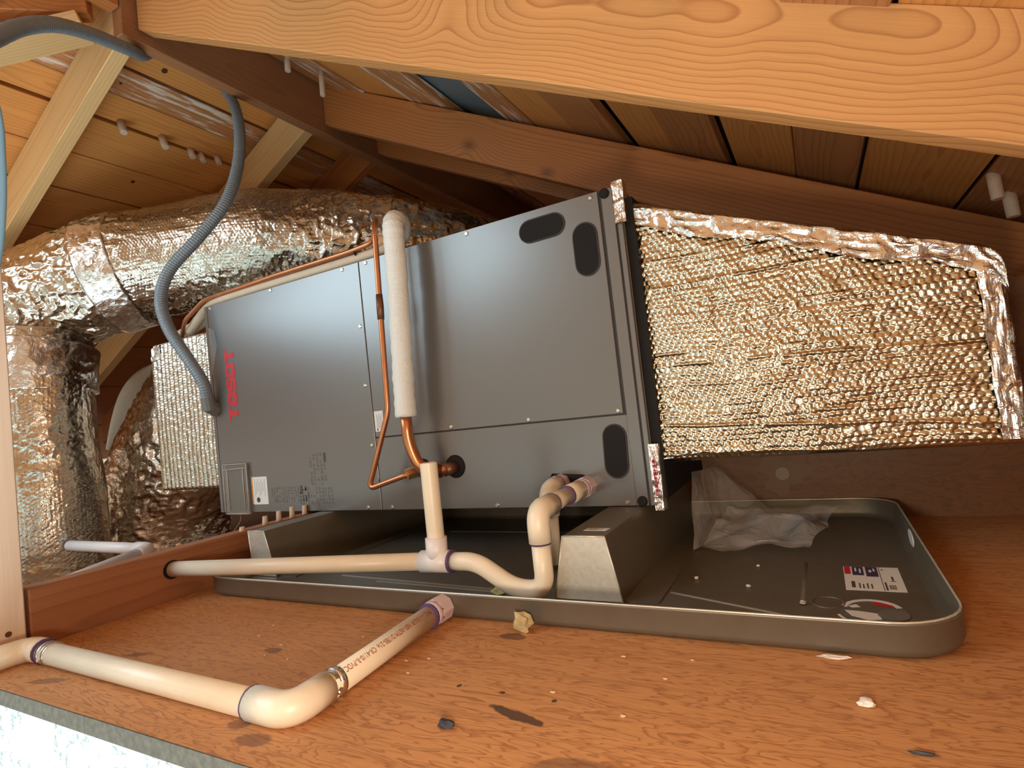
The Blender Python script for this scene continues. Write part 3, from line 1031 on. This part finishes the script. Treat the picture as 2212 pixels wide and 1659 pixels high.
# rounded far top corner
rc = .022
dxr = np.clip(xx - (PXB - rc), 0, rc)
zt = zt - (rc - np.sqrt(np.clip(rc * rc - dxr * dxr, 0, None)))
zz = PZB + (zt - PZB) * V
P0 = np.stack([xx, np.zeros_like(xx), zz], -1)
edge = np.minimum(np.minimum((zz - PZB), (zt - zz)), np.minimum(PXB - xx, (xx - PXA) + .012))
rnd = np.clip(1 - edge / .012, 0, 1)
bub = bubbles(xx + .006 * (vnoise(P0 + 2, 14) - .5), zz + .10 * (xx) * 0 + .010 * (vnoise(P0, 9) - .5), .0092)
crease = np.zeros_like(xx)
for k in range(13):
    z0 = .175 + k * .034 + .01 * math.sin(k * 2.3)
    sl = -.06 + .012 * k * (-1) ** k * .3
    ln = zz - (z0 + sl * (xx - PXA) + .006 * (vnoise(P0 + k, 12) - .5))
    crease += np.exp(-(ln / .0022) ** 2) * (0.0011 + .0007 * math.sin(k * 1.7)) * np.clip(vnoise(P0 + k * 3.1, 5) * 2, 0, 1.3)
dist = np.hypot(xx + .02, (zz - .50) * 1.2)
tuft = np.exp(-(dist / .12) ** 2)
mess = np.clip(vnoise(P0 + 11, 8) * 1.5 - .2 + (xx - PXA) * 1.3, 0, 1)
hgt = .0014 * bub * (.75 + .5 * vnoise(P0 + 4, 30)) + crease + .006 * (vnoise(P0 + 8, 11) - .5) + mess * .0022 * (ridged(P0 + 1, 42) - .5) + .0013 * (ridged(P0, 110) - .5) * (.4 + mess)
hgt += .004 * tuft * (ridged(P0 + 6, 25) - .5)
hgt *= np.clip(edge / .006, .15, 1)
Yf = PF - hgt + .012 * (1 - np.sqrt(np.clip(1 - rnd ** 2, 0, 1)))
G = np.stack([xx, Yf, zz], -1)
# wrap the skirt backwards over top and bottom
G = np.concatenate([np.stack([xx[:, :1], np.full((nu, 1), 1.2), zz[:, :1] + .002], -1), G, np.stack([xx[:, -1:], np.full((nu, 1), 1.2), zz[:, -1:] - .002], -1)], 1)
endc = G[-1:].copy()
endc[..., 1] = np.maximum(endc[..., 1], 1.2)
G = np.concatenate([G, endc], 0)
gridobj('bubble_foil', G, FOIL_WARM, pl, (0, PF, PZB))
# tape along the sloping top edge and far end
nu2, nv2 = 170, 26
U, V = np.meshgrid(np.linspace(0, 1, nu2), np.linspace(0, 1, nv2), indexing='ij')
xx = PXA - .002 + (PXB - PXA + .004) * U
wv = .040 + .004 * np.sin(xx * 31) + .006 * (vnoise(np.stack([xx, xx * 0, xx * 0], -1), 40) - .5)
fr = np.clip(V / .72, 0, 1)
bk = np.clip((V - .72) / .28, 0, 1)
dxr = np.clip(xx - (PXB + .002 - rc), 0, rc)
zt = ptop(xx) + .0015 - (rc - np.sqrt(np.clip(rc * rc - dxr * dxr, 0, None)))
zz = zt - wv * (1 - fr)
P0 = np.stack([xx, V * .1, zz], -1)
yy = PF - .0035 - .0055 * np.abs(ridged(P0, 32) - .5) - .004 * (vnoise(P0 + 3, 18)) + bk * .09 + .008 * np.clip((fr - .8) / .2, 0, 1) ** 2
zz = zz + .003 * (vnoise(P0 + 5, 50) - .5) + .0012 * bk
gridobj('foil_tape', np.stack([xx, yy, zz], -1), FOILT, pl, (0, PF, .5), smooth=False)
U, V = np.meshgrid(np.linspace(0, 1, 18), np.linspace(0, 1, 90), indexing='ij')
zz = PZB + .008 + (ptop(PXB) - .03 - PZB) * V
xx = PXB - .026 + .0285 * np.clip(U / .7, 0, 1)
P0 = np.stack([xx, U * .1, zz], -1)
yy = PF - .004 - .005 * np.abs(ridged(P0, 36) - .5) - .003 * vnoise(P0 + 3, 22) + np.clip((U - .7) / .3, 0, 1) * .07 + .006 * np.clip((U - .55) / .15, 0, 1)
xx = xx + .004 * (vnoise(P0 + 5, 30) - .5)
gridobj('foil_tape', np.stack([xx, yy, zz], -1), FOILT, pl, (PXB, PF, PZB), smooth=False)
U, V = np.meshgrid(np.linspace(0, 1, 20), np.linspace(0, 1, 40), indexing='ij')
xx = PXA + .005 + .075 * V
zz = .168 - .018 * U - .006 * V * 0 + .006 * V
P0 = np.stack([xx, U * .1, zz], -1)
yy = PF - .006 + .05 * U ** 2 - .008 * (ridged(P0, 45) - .5)
gridobj('foil_flap', np.stack([xx, yy, zz], -1), FOILT, pl, (PXA, PF, PZB), smooth=False)

# ------------------------------------------------------------------ return box (left)
rb = thing('return_box', 'ribbed silver foil duct box at the left end of the air handler', 'duct', (-1.51, 1.1, .148))
BX0, BX1, BZ0, BZ1, BF = -1.655, -1.372, .149, .566, .93
obj('duct_core', MB().box((BX0 + .008, BF + .01, BZ0 + .004), (BX1, 1.34, BZ1 - .006)), FOILC, rb)
nu, nv = 220, 200
U, V = np.meshgrid(np.linspace(0, 1, nu), np.linspace(0, 1, nv), indexing='ij')
xx = BX0 + (BX1 - BX0) * U
rc = .02
dxr = np.clip((BX0 + rc) - xx, 0, rc)
zt = BZ1 - (rc - np.sqrt(np.clip(rc * rc - dxr * dxr, 0, None)))
zz = BZ0 + (zt - BZ0) * V
P0 = np.stack([xx, np.zeros_like(xx), zz], -1)
rib = np.abs(np.sin(math.pi * (xx + .002 * (vnoise(P0, 20) - .5)) / .0185)) ** .6
bub = .5 + .5 * np.sin(zz / .0072 * 2 * math.pi + (np.floor(xx / .0185) % 2) * 3.1)
hgt = .0030 * rib + .0010 * bub * rib + .004 * (vnoise(P0 + 2, 12) - .5) + .001 * ridged(P0, 90)
edge = np.minimum(np.minimum(zt - zz, zz - BZ0), xx - BX0)
rnd = np.clip(1 - edge / .012, 0, 1)
Yf = BF - hgt * np.clip(edge / .005, .1, 1) + .012 * (1 - np.sqrt(np.clip(1 - rnd ** 2, 0, 1)))
G = np.stack([xx, Yf, zz], -1)
G = np.concatenate([np.stack([xx[:, :1], np.full((nu, 1), 1.34), zz[:, :1]], -1), G, np.stack([xx[:, -1:], np.full((nu, 1), 1.34), zz[:, -1:]], -1)], 1)
e0 = G[:1].copy()
e0[..., 1] = 1.34
G = np.concatenate([e0, G], 0)
gridobj('bubble_foil', G, FOIL, rb, (BX0, BF, BZ0))
U, V = np.meshgrid(np.linspace(0, 1, 20), np.linspace(0, 1, 24), indexing='ij')
xx = BX0 + .002 + .055 * U
zz = BZ1 - .045 + .046 * V - .006 * (1 - U)
P0 = np.stack([xx, U * 0, zz], -1)
yy = BF - .003 - .005 * ridged(P0, 40) + .02 * np.clip((V - .8) / .2, 0, 1) + .012 * np.clip(1 - U / .15, 0, 1)
gridobj('foil_tape', np.stack([xx, yy, zz], -1), FOILT, rb, (BX0, BF, BZ1), smooth=False)
# corner flap of tape lapping onto the cabinet
fl_ = MB().prism([(-1.3565, .44), (-1.327, .515), (-1.333, .555), (-1.3565, .565)], 'y', UF - .0018, UF - .0011)
obj('tape_flap', fl_, plain('clear_tape', (.33, .37, .39), .12, .5), rb)

# ------------------------------------------------------------------ flexible foil ducts
def duct(name, path, rad, mat, parent, seg, step, bamp, camp, rib=0.0, pitch=.0105, bulge=None, seed=0.0):
    P = spline(path, 24)
    L = [0.0]
    for a, b in zip(P, P[1:]):
        L.append(L[-1] + (b - a).length)
    tot = L[-1]
    m = int(tot / step)
    s = np.linspace(0, tot, m)
    pts = np.stack([np.interp(s, L, [p[i] for p in P]) for i in range(3)], 1)
    tan = np.gradient(pts, axis=0)
    tan /= np.linalg.norm(tan, axis=1)[:, None]
    nr = np.zeros_like(pts)
    v = np.cross(tan[0], (0, 0, 1.0) if abs(tan[0][2]) < .9 else (0, 1.0, 0))
    for i in range(m):
        v = v - tan[i] * v.dot(tan[i])
        v /= np.linalg.norm(v)
        nr[i] = v
    bi = np.cross(tan, nr)
    a = np.linspace(0, 2 * math.pi, seg, endpoint=False)
    D = nr[:, None, :] * np.cos(a)[None, :, None] + bi[:, None, :] * np.sin(a)[None, :, None]
    base = pts[:, None, :] + D * rad
    S = np.repeat(s[:, None], seg, 1)
    A = np.repeat(a[None, :] * rad, m, 0)
    q = base + seed
    calm = np.clip(vnoise(q + 2.7, 5.5) * 2.4 - .8, 0, 1)
    h = bamp * bubbles(S, A + .01 * (vnoise(q, 8) - .5), pitch) * (1 - calm)
    h += camp * (.35 + calm) * (ridged(q, 26) - .5) + camp * .6 * (ridged(q + 4, 60) - .5) * (.3 + calm)
    h += .02 * (vnoise(q + 1, 6) - .5)
    if rib:
        h += rib * np.sin(S / .034 * 2 * math.pi) * (1 - .5 * calm)
    R = rad + h
    if bulge is not None:
        R = R * bulge(S / tot)[:, :]
    X = pts[:, None, :] + D * R[..., None]
    # a slightly crooked closing cap at both ends
    X = np.concatenate([np.repeat(pts[:1][:, None, :], seg, 1), X, np.repeat(pts[-1:][:, None, :], seg, 1)], 0)
    return gridobj(name, X, mat, parent, tuple(pts[0]), closed=True)


d1 = thing('flexible_duct', 'large silver foil duct rising at the left and arching behind the air handler', 'duct', (-2.02, .83, -.1))
duct('riser', [(-2.03, .80, -.098), (-2.03, .80, .1), (-2.035, .80, .3), (-2.04, .80, .48), (-2.05, .815, .64)], .148, FOIL, d1, 300, .0032, .0018, .0035, seed=3)
duct('arch', [(-2.16, .79, .58), (-2.10, .815, .70), (-2.02, .88, .775), (-1.88, .975, .825), (-1.72, 1.10, .868), (-1.43, 1.26, .872), (-1.165, 1.45, .830), (-1.02, 1.62, .79), (-.90, 1.80, .75)], .170, FOIL, d1, 330, .0032, .0022, .010, seed=9)
def band(parent, path, rad, camp=.004, seed=0.0, mat=None):
    return duct('foil_tape', path, rad, mat or FOILT, parent, 120, .006, 0.0, camp, seed=seed)
band(d1, [(-1.905, .958, .818), (-1.87, .983, .828), (-1.835, 1.01, .838)], .1745, .006, 2)
band(d1, [(-2.048, .812, .60), (-2.04, .803, .53), (-2.04, .80, .47)], .153, .006, 5)
band(d1, [(-1.30, 1.347, .853), (-1.24, 1.393, .843), (-1.165, 1.45, .83)], .1775, .012, 7)

d2 = thing('flexible_duct', 'crumpled foil duct bulging below the ribbed return box', 'duct', (-2.12, 1.2, -.1))
duct('sleeve', [(-2.13, 1.19, -.098), (-2.125, 1.19, 0), (-2.10, 1.195, .10), (-2.03, 1.21, .22), (-1.95, 1.24, .33), (-1.86, 1.27, .46)], .205, FOILC, d2, 230, 0.0045, .0016, .018, rib=.0, seed=15)
U, V = np.meshgrid(np.linspace(0, 1, 10), np.linspace(0, 1, 26), indexing='ij')
ctr = np.stack([-2.33 + .34 * V - .05 * np.sin(V * 3.14), 1.16 + .02 * V, .29 + .28 * V + .06 * np.sin(V * 3.14)], -1)
wd = .012 + .05 * np.sin(V * math.pi * .9 + .15)
X = ctr + np.stack([(U - .5) * wd * 1.0, -.04 * np.sin(U * 3.14) , -(U - .5) * wd * 1.2], -1)
gridobj('liner_strap', X, CLOTH, d2, (-2.3, 1.16, .3))

wt = thing('white_pipe', 'small white pipe elbow on the bay floor behind the joist', 'pipe', (-1.5, .75, .016))
obj('pipe', MB().tube([(-1.865, .790, .03), (-1.50, .784, .03)], .014, 14), PVCW, wt)
obj('pipe', MB().tube([(-1.450, .762, .03), (-1.18, .312, .03)], .014, 14), PVCW, wt)
obj('elbow', MB().tube(fillet([(-1.52, .784, .03), (-1.464, .783, .03), (-1.435, .737, .03)], .03), .0170, 14), PVCW, wt)

# ------------------------------------------------------------------ refrigerant lines
ls = thing('liquid_line', 'thin bare copper line rising in a bent hook before the air handler', 'pipe', (-.75, .87, .15))
obj('pipe', MB().tube(fillet([(-.705, .905, .171), (-.712, .862, .168), (-.812, .858, .143), (-.745, .860, .292), (-.739, .860, .485), (-.735, .862, .655), (-.748, .885, .690), (-.790, .918, .655), (-.86, .918, .6505), (-1.10, .918, .6495), (-1.39, .925, .644), (-1.50, .94, .612), (-1.62, 1.0, .585)], .018, 7), .0056, 12), COPPER, ls)
obj('braze_joint', MB().tube([(-.7395, .860, .475), (-.7385, .860, .50), (-.738, .860, .525)], [.0068, .0074, .0066], 12), COPD, ls)
obj('flare_nut', MB().tube([(-.706, .885, .170), (-.716, .861, .1675)], .0115, 6, True, False), BRASS, ls)
sl = thing('suction_line', 'thick white insulated line hanging before the air handler, copper below', 'pipe', (-.70, .86, .17))
tb_ = spline([(-.701, .86, .2785), (-.699, .86, .34), (-.695, .86, .413), (-.689, .86, .548), (-.688, .861, .630), (-.692, .870, .662), (-.705, .905, .672), (-.730, .940, .664), (-.765, .948, .650)], 10)
rr = [.0205 - .002 * max(0, (i - 45) / 35) + .0006 * math.sin(i * 1.7) + .0005 * math.sin(i * 0.63) for i in range(len(tb_))]
obj('insulation', MB().tube(tb_, rr, 24), INSUL, sl)
obj('copper_pipe', MB().tube(fillet([(-.703, .86, .30), (-.703, .862, .225), (-.688, .870, .176), (-.650, .885, .169), (-.634, .914, .172)], .03, 8), .0112, 16), COPPER, sl)
obj('service_valve', MB().tube([(-.692, .872, .176), (-.672, .876, .170), (-.648, .887, .168)], [.0125, .0145, .0125], 12).tube([(-.634, .912, .172), (-.645, .888, .169)], .0125, 12), COPD, sl)
ir = thing('insulated_line', 'beige insulated line lying along the top edge of the air handler', 'pipe', (-1.1, .93, .63))
obj('insulation', MB().tube(spline([(-.765, .948, .650), (-.80, .935, .6385), (-.95, .932, .6355), (-1.2, .932, .6355), (-1.36, .935, .632), (-1.46, .955, .612), (-1.55, .985, .594)]), .0125, 14), INSULB, ir)
obj('zip_tie', MB().tube([(-.846, .918, .648), (-.850, .918, .658), (-.853, .935, .6575)], .0028, 8).tube([(-.843, .9195, .640), (-.846, .917, .650)], .0026, 8), BLACK, ir)
il = obj('insulated_line', MB().tube(spline([(-1.385, .985, .630), (-1.46, .99, .622), (-1.56, 1.0, .606), (-1.66, 1.01, .592)]), .0165, 16), INSULB)
tag(il, 'short cream insulated line above the ribbed foil box', 'pipe')

# ------------------------------------------------------------------ condensate drain with trap
R1 = .0134
cd = thing('condensate_drain', 'cream plastic drain line with trap and open upright stub', 'pipe', (-.54, .703, .05))
obj('port_fitting', MB().tube([(-.366, .912, .1265), (-.3655, .885, .1265)], .0178, 8, True, False).tube([(-.3655, .888, .1265), (-.3655, .872, .1265)], .0160, 16), PVCP, cd)
obj('coupling', MB().tube([(-.3655, .874, .1265), (-.364, .815, .1265)], .0158, 18), PVC, cd)
obj('pipe', MB().tube([(-.364, .818, .1265), (-.362, .735, .126)], R1, 18), PVC, cd)
obj('elbow', MB().tube(fillet([(-.362, .752, .126), (-.361, .703, .126), (-.361, .703, .083)], .034), .0162, 18), PVC, cd)
obj('primer_ring', MB().tube([(-.364, .8165, .1265), (-.364, .8145, .1265)], .0162, 18), PURPLE, cd)
obj('primer_ring', MB().tube([(-.362, .7535, .126), (-.362, .7515, .126)], .0165, 18), PURPLE, cd)
obj('primer_ring', MB().tube([(-.361, .703, .0845), (-.361, .703, .0805)], .0150, 18), PURPLE, cd)
obj('trap', MB().tube(fillet([(-.361, .703, .085), (-.361, .703, .018), (-.408, .703, .0165), (-.470, .703, .0535), (-.512, .703, .0525)], .038, 10), R1, 18), PVC, cd)
obj('primer_ring', MB().tube([(-.5105, .703, .0525), (-.5145, .703, .0525)], .0172, 18), PURPLE, cd)
te = MB().tube([(-.5135, .703, .0525), (-.5655, .697, .0525)], .0166, 18).tube([(-.539, .701, .0525), (-.539, .703, .0885)], .0166, 18)
obj('tee', te, PVCW, cd)
stub = MB().tube([(-.539, .703, .084), (-.539, .703, .202)], R1, 18, False)
stub.tube([(-.539, .703, .203), (-.539, .703, .14)], .0112, 18, False)
stub.tube([(-.539, .703, .2018), (-.539, .703, .2024)], [R1, R1 - .0005], 18, False)
obj('stub', stub, PVC, cd)
obj('pipe', MB().tube([(-.560, .6975, .0525), (-1.0475, .597, .0525)], R1, 18), PVC, cd)
ed = thing('overflow_drain', 'short open drain elbow pipe hanging beside the trap', 'pipe', (-.405, .84, .02))
obj('port_fitting', MB().tube([(-.413, .912, .133), (-.412, .878, .133)], .0165, 8, True, False), PVCP, ed)
obj('elbow', MB().tube(fillet([(-.412, .885, .133), (-.408, .842, .130), (-.409, .842, .090)], .034), .0162, 18), PVC, ed)
obj('primer_ring', MB().tube([(-.412, .8865, .133), (-.412, .8845, .133)], .0166, 18), PURPLE, ed)
obj('pipe', MB().tube([(-.409, .842, .095), (-.412, .842, .013)], R1, 18), PVC, ed)

# ------------------------------------------------------------------ pan drain line on the floor
pd = thing('pan_drain_line', 'cream plastic pipe on the plywood, elbowed from the pan to the left edge', 'pipe', (-.6, .42, 0))
ZP = .0138
ax, ay = -.4755, .6215
ex_, ey_ = -.461, .357
lx, ly = -.992, .366
obj('pan_adaptor', MB().tube([(ax, ay, .0165), (ax, ay - .022, .0163)], .0172, 8, True, False).tube([(ax, ay - .02, .0163), (ax + .001, ay - .034, .0160)], .0160, 18), PVCP, pd)
obj('primer_ring', MB().tube([(ax + .001, ay - .033, .0160), (ax + .0012, ay - .037, .0160)], .0163, 18), PURPLE, pd)
pA, pB = Vector((ax + .001, ay - .03, .0158)), Vector((ex_, ey_ + .03, ZP))
pp_ = obj('pipe', MB().tube([pA, pB], R1, 20), PVC, pd)
obj('elbow', MB().tube(fillet([(ex_ - .001, ey_ + .045, ZP + .001), (ex_, ey_, ZP + .001), (ex_ - .052, ey_ + .001, ZP + .001)], .036), .0160, 18), PVC, pd)
obj('pipe', MB().tube([(ex_ - .045, ey_ + .001, ZP), (lx + .03, ly, ZP)], R1, 20), PVC, pd)
obj('primer_ring', MB().tube([(ex_ - .0515, ey_ + .001, ZP + .001), (ex_ - .0528, ey_ + .001, ZP + .001)], .0163, 18), PURPLE, pd)
obj('elbow', MB().tube(fillet([(lx + .040, ly, ZP + .001), (lx, ly, ZP + .001), (lx - .004, ly - .05, ZP + .001)], .034), .0160, 18), PVC, pd)
obj('primer_ring', MB().tube([(lx + .0395, ly, ZP + .001), (lx + .0415, ly, ZP + .001)], .0164, 18), PURPLE, pd)
obj('primer_ring', MB().tube([(lx - .004, ly - .049, ZP + .001), (lx - .004, ly - .0515, ZP + .001)], .0164, 18), PURPLE, pd)
obj('pipe', MB().tube([(lx - .004, ly - .045, ZP), (lx - .012, .05, ZP)], R1, 20), PVC, pd)


def clamp(p, d):
    p, d = Vector(p), Vector(d).normalized()
    mb = MB().tube([p - d * .011, p - d * .004], .0148, 20).tube([p - d * .0041, p + d * .0041], .0142, 20).tube([p + d * .004, p + d * .011], .0148, 20)
    s = Vector((0, 0, 1)).cross(d).normalized()
    if s.dot(Vector((0.5, -1, 0))) < 0:
        s = -s
    c = obj('pipe_clamp', mb, STEEL, pd, label='galvanised strap clamp')
    q = p + s * .0125 + Vector((0, 0, -.004))
    obj('clamp_screw', MB().disc(q, (s + Vector((0, 0, .6))).normalized(), .0035, .004, 10, .001), STEEL, c)


clamp((-.4635, .408, .0142), (0, 1, 0))
clamp((-.935, .3665, ZP), (1, 0, 0))
# red printing along the pipe (reads from the pan towards the elbow)
fc = bpy.data.curves.new('print', 'FONT')
fc.body = 'PVC ---- 5 U P  NSF-ASTM D1785-21e  CR-4110-R-PVDC -1H'
fc.size = .0092
fo = bpy.data.objects.new('print_src', fc)
COL.objects.link(fo)
bpy.context.view_layer.update()
dg = bpy.context.evaluated_depsgraph_get()
tm = bpy.data.meshes.new_from_object(fo.evaluated_get(dg))
cv = np.array([v.co[:] for v in tm.vertices])
cf = [tuple(p.vertices) for p in tm.polygons]
bpy.data.objects.remove(fo)
d = (pB - pA).normalized()
Lp = (pB - pA).length
cv[:, 0] *= (Lp - .035) / cv[:, 0].max()
sd = Vector((0, 0, 1)).cross(d).normalized()     # to -X for d = -Y ... checked below
upv = d.cross(sd) * -1
if upv.z < 0:
    upv = -upv
left = Vector((-1, 0, 0))
tv = []
for x, y, z in cv:
    th = math.radians(26) + y / R1       # angle from straight up, positive towards +X
    tv.append(pA + d * (x + .012) + (upv * math.cos(th) + Vector((1, 0, 0)) * math.sin(th)) * (R1 + .0003))
mbp = MB()
mbp.add(tv, cf)
pr = obj('red_print', mbp, plain('pipe_print', (.32, .05, .035), .6), pp_)

# ------------------------------------------------------------------ conduits
def conduit(label, pts, r=.0145, fitting=None):
    P = spline(pts, 40)
    L = [0.0]
    for a, b in zip(P, P[1:]):
        L.append(L[-1] + (b - a).length)
    step = .0018
    m = int(L[-1] / step)
    s = np.linspace(0, L[-1], m)
    Q = [tuple(np.interp(t, L, [p[i] for p in P]) for i in range(3)) for t in s]
    rs = [r + .0009 * math.sin(t / .0068 * 2 * math.pi) for t in s]
    t = thing('flexible_conduit', label, 'conduit', tuple(P[0]))
    obj('corrugated_tube', MB().tube(Q, rs, 14), CONDM, t)
    return t


c1 = conduit('grey corrugated conduit arching past the ridge and down to the air handler',
             [(-1.352, .889, .385), (-1.352, .880, .425), (-1.375, .862, .486), (-1.416, .846, .563), (-1.434, .84, .63), (-1.427, .845, .683), (-1.405, .862, .732),
              (-1.348, .90, .80), (-1.300, .95, .891), (-1.306, 1.0, 1.007), (-1.337, 1.04, 1.123), (-1.402, 1.085, 1.232), (-1.478, 1.125, 1.325), (-1.515, 1.10, 1.388),
              (-1.518, 1.00, 1.402), (-1.508, .92, 1.372), (-1.470, .865, 1.318), (-1.405, .79, 1.268), (-1.340, .68, 1.216), (-1.278, .58, 1.155), (-1.241, .51, 1.095), (-1.197, .45, 1.022), (-1.149, .40, .951), (-1.13, .36, .86)])
obj('connector', MB().tube([(-1.352, .889, .386), (-1.352, .894, .352)], .0165, 12, True, False).tube([(-1.352, .892, .362), (-1.354, .912, .352)], .0185, 8, True, False), CONDF, c1)

# ------------------------------------------------------------------ plastic film and debris
def film(name, label, A, B, C_, D_, nu, nv, amp, seed, flat=False):
    U, V = np.meshgrid(np.linspace(0, 1, nu), np.linspace(0, 1, nv), indexing='ij')
    A, B, C_, D_ = map(np.array, (A, B, C_, D_))
    X = (A * (1 - U[..., None]) + B * U[..., None]) * (1 - V[..., None]) + (D_ * (1 - U[..., None]) + C_ * U[..., None]) * V[..., None]
    q = X + seed
    if flat:
        X[..., 2] += amp * (ridged(q, 14) * .7 + ridged(q + 2, 30) * .35) * np.sin(np.clip(V, 0.05, .95) * 3.14) ** .6
        X[..., 2] = np.maximum(X[..., 2], .0045)
        X[..., 0] += .03 * (vnoise(q + 3, 14) - .5)
        X[..., 1] += .05 * (vnoise(q + 6, 18) - .5)
    else:
        X[..., 0] += amp * (ridged(q, 12) - .5)
        X[..., 1] += amp * (ridged(q + 5, 16) - .5)
        X[..., 2] = np.maximum(X[..., 2], .0045)
    o = gridobj(name, X, FILM, None, (float(X[..., 0].mean()), float(X[..., 1].mean()), float(X[..., 2].min())), smooth=True)
    return tag(o, label, 'plastic film')


film('plastic_film', 'crumpled clear plastic film lying in the right end of the pan', (-.205, .955, .005), (-.045, .93, .005), (.03, 1.19, .012), (-.15, 1.16, .02), 60, 60, .045, 2.0, True)
film('plastic_film', 'clear plastic film hanging below the right end of the air handler', (-.222, .965, .005), (-.10, 1.17, .02), (-.195, 1.12, .12), (-.215, 1.0, .13), 40, 40, .018, 6.0)


def chip(name, label, loc, size, mat, cat='debris', seed=1, lift=0.0):
    r_ = random.Random(seed)
    bm = bmesh.new()
    bmesh.ops.create_icosphere(bm, subdivisions=2, radius=1)
    for v in bm.verts:
        k = 1 + r_.uniform(-.35, .35)
        v.co = Vector((v.co.x * size[0] * k, v.co.y * size[1] * k, max(-.8, v.co.z * k) * size[2]))
    zmin = min(v.co.z for v in bm.verts)
    for v in bm.verts:
        v.co += Vector((loc[0], loc[1], loc[2] - zmin))
    return tag(obj(name, MB().frombm(bm), mat), label, cat)


chip('foam_crumb', 'yellow foam crumb in the pan left under the trap', (-.445, .716, .0032), (.011, .007, .005), FOAM, seed=3)
chip('foam_crumb', 'small yellow foam crumb in the pan right under the trap', (-.402, .722, .0032), (.006, .003, .003), FOAM, seed=4)
chip('dark_chip', 'small black chip on the floor nearest the bottom edge', (-.319, .403, 0), (.0075, .0045, .0035), CHIPD, seed=5)
chip('white_crumb', 'small white crumb on the right floor before the pan', (.003, .536, 0), (.006, .006, .003), CHIPW, seed=6)
chip('wood_twig', 'tiny dark splinter at the lower right of the floor', (.033, .477, 0), (.009, .0018, .0015), CHIPD, seed=7)
chip('wood_scrap', 'crumpled tan scrap leaning against the pan front', (-.349, .606, 0), (.012, .008, .013), SCRAP, seed=8)
chip('wood_shaving', 'pale shaving lying along the pan foot at right', (-.018, .617, 0), (.014, .003, .0018), CHIPW, seed=9)
chip('white_crumb', 'white crumb in the pan beside the right support rail', (-.183, .825, .0032), (.003, .003, .002), CHIPW, seed=11)
chip('white_crumb', 'white crumb in the pan between the diagonal rib and the plastic film', (-.112, .800, .0032), (.003, .0028, .002), CHIPW, seed=12)
chip('white_crumb', 'white crumb in the pan just before the crumpled film', (-.108, .893, .0032), (.0022, .002, .0015), CHIPW, seed=13)
chip('white_crumb', 'white crumb in the pan just left of the oval sticker', (-.046, .748, .0042), (.0035, .003, .002), CHIPW, seed=14)
sp = random.Random(4)
for k in range(14):
    x, y = sp.uniform(-.75, -.1), sp.uniform(.45, .60)
    o = chip('wood_shaving', 'tiny pale wood shaving scattered on the plywood', (x, y, 0), (sp.uniform(.0012, .003), sp.uniform(.0008, .0016), .0008), SHAV, seed=20 + k)
    o['group'] = 'tiny shavings on the plywood'
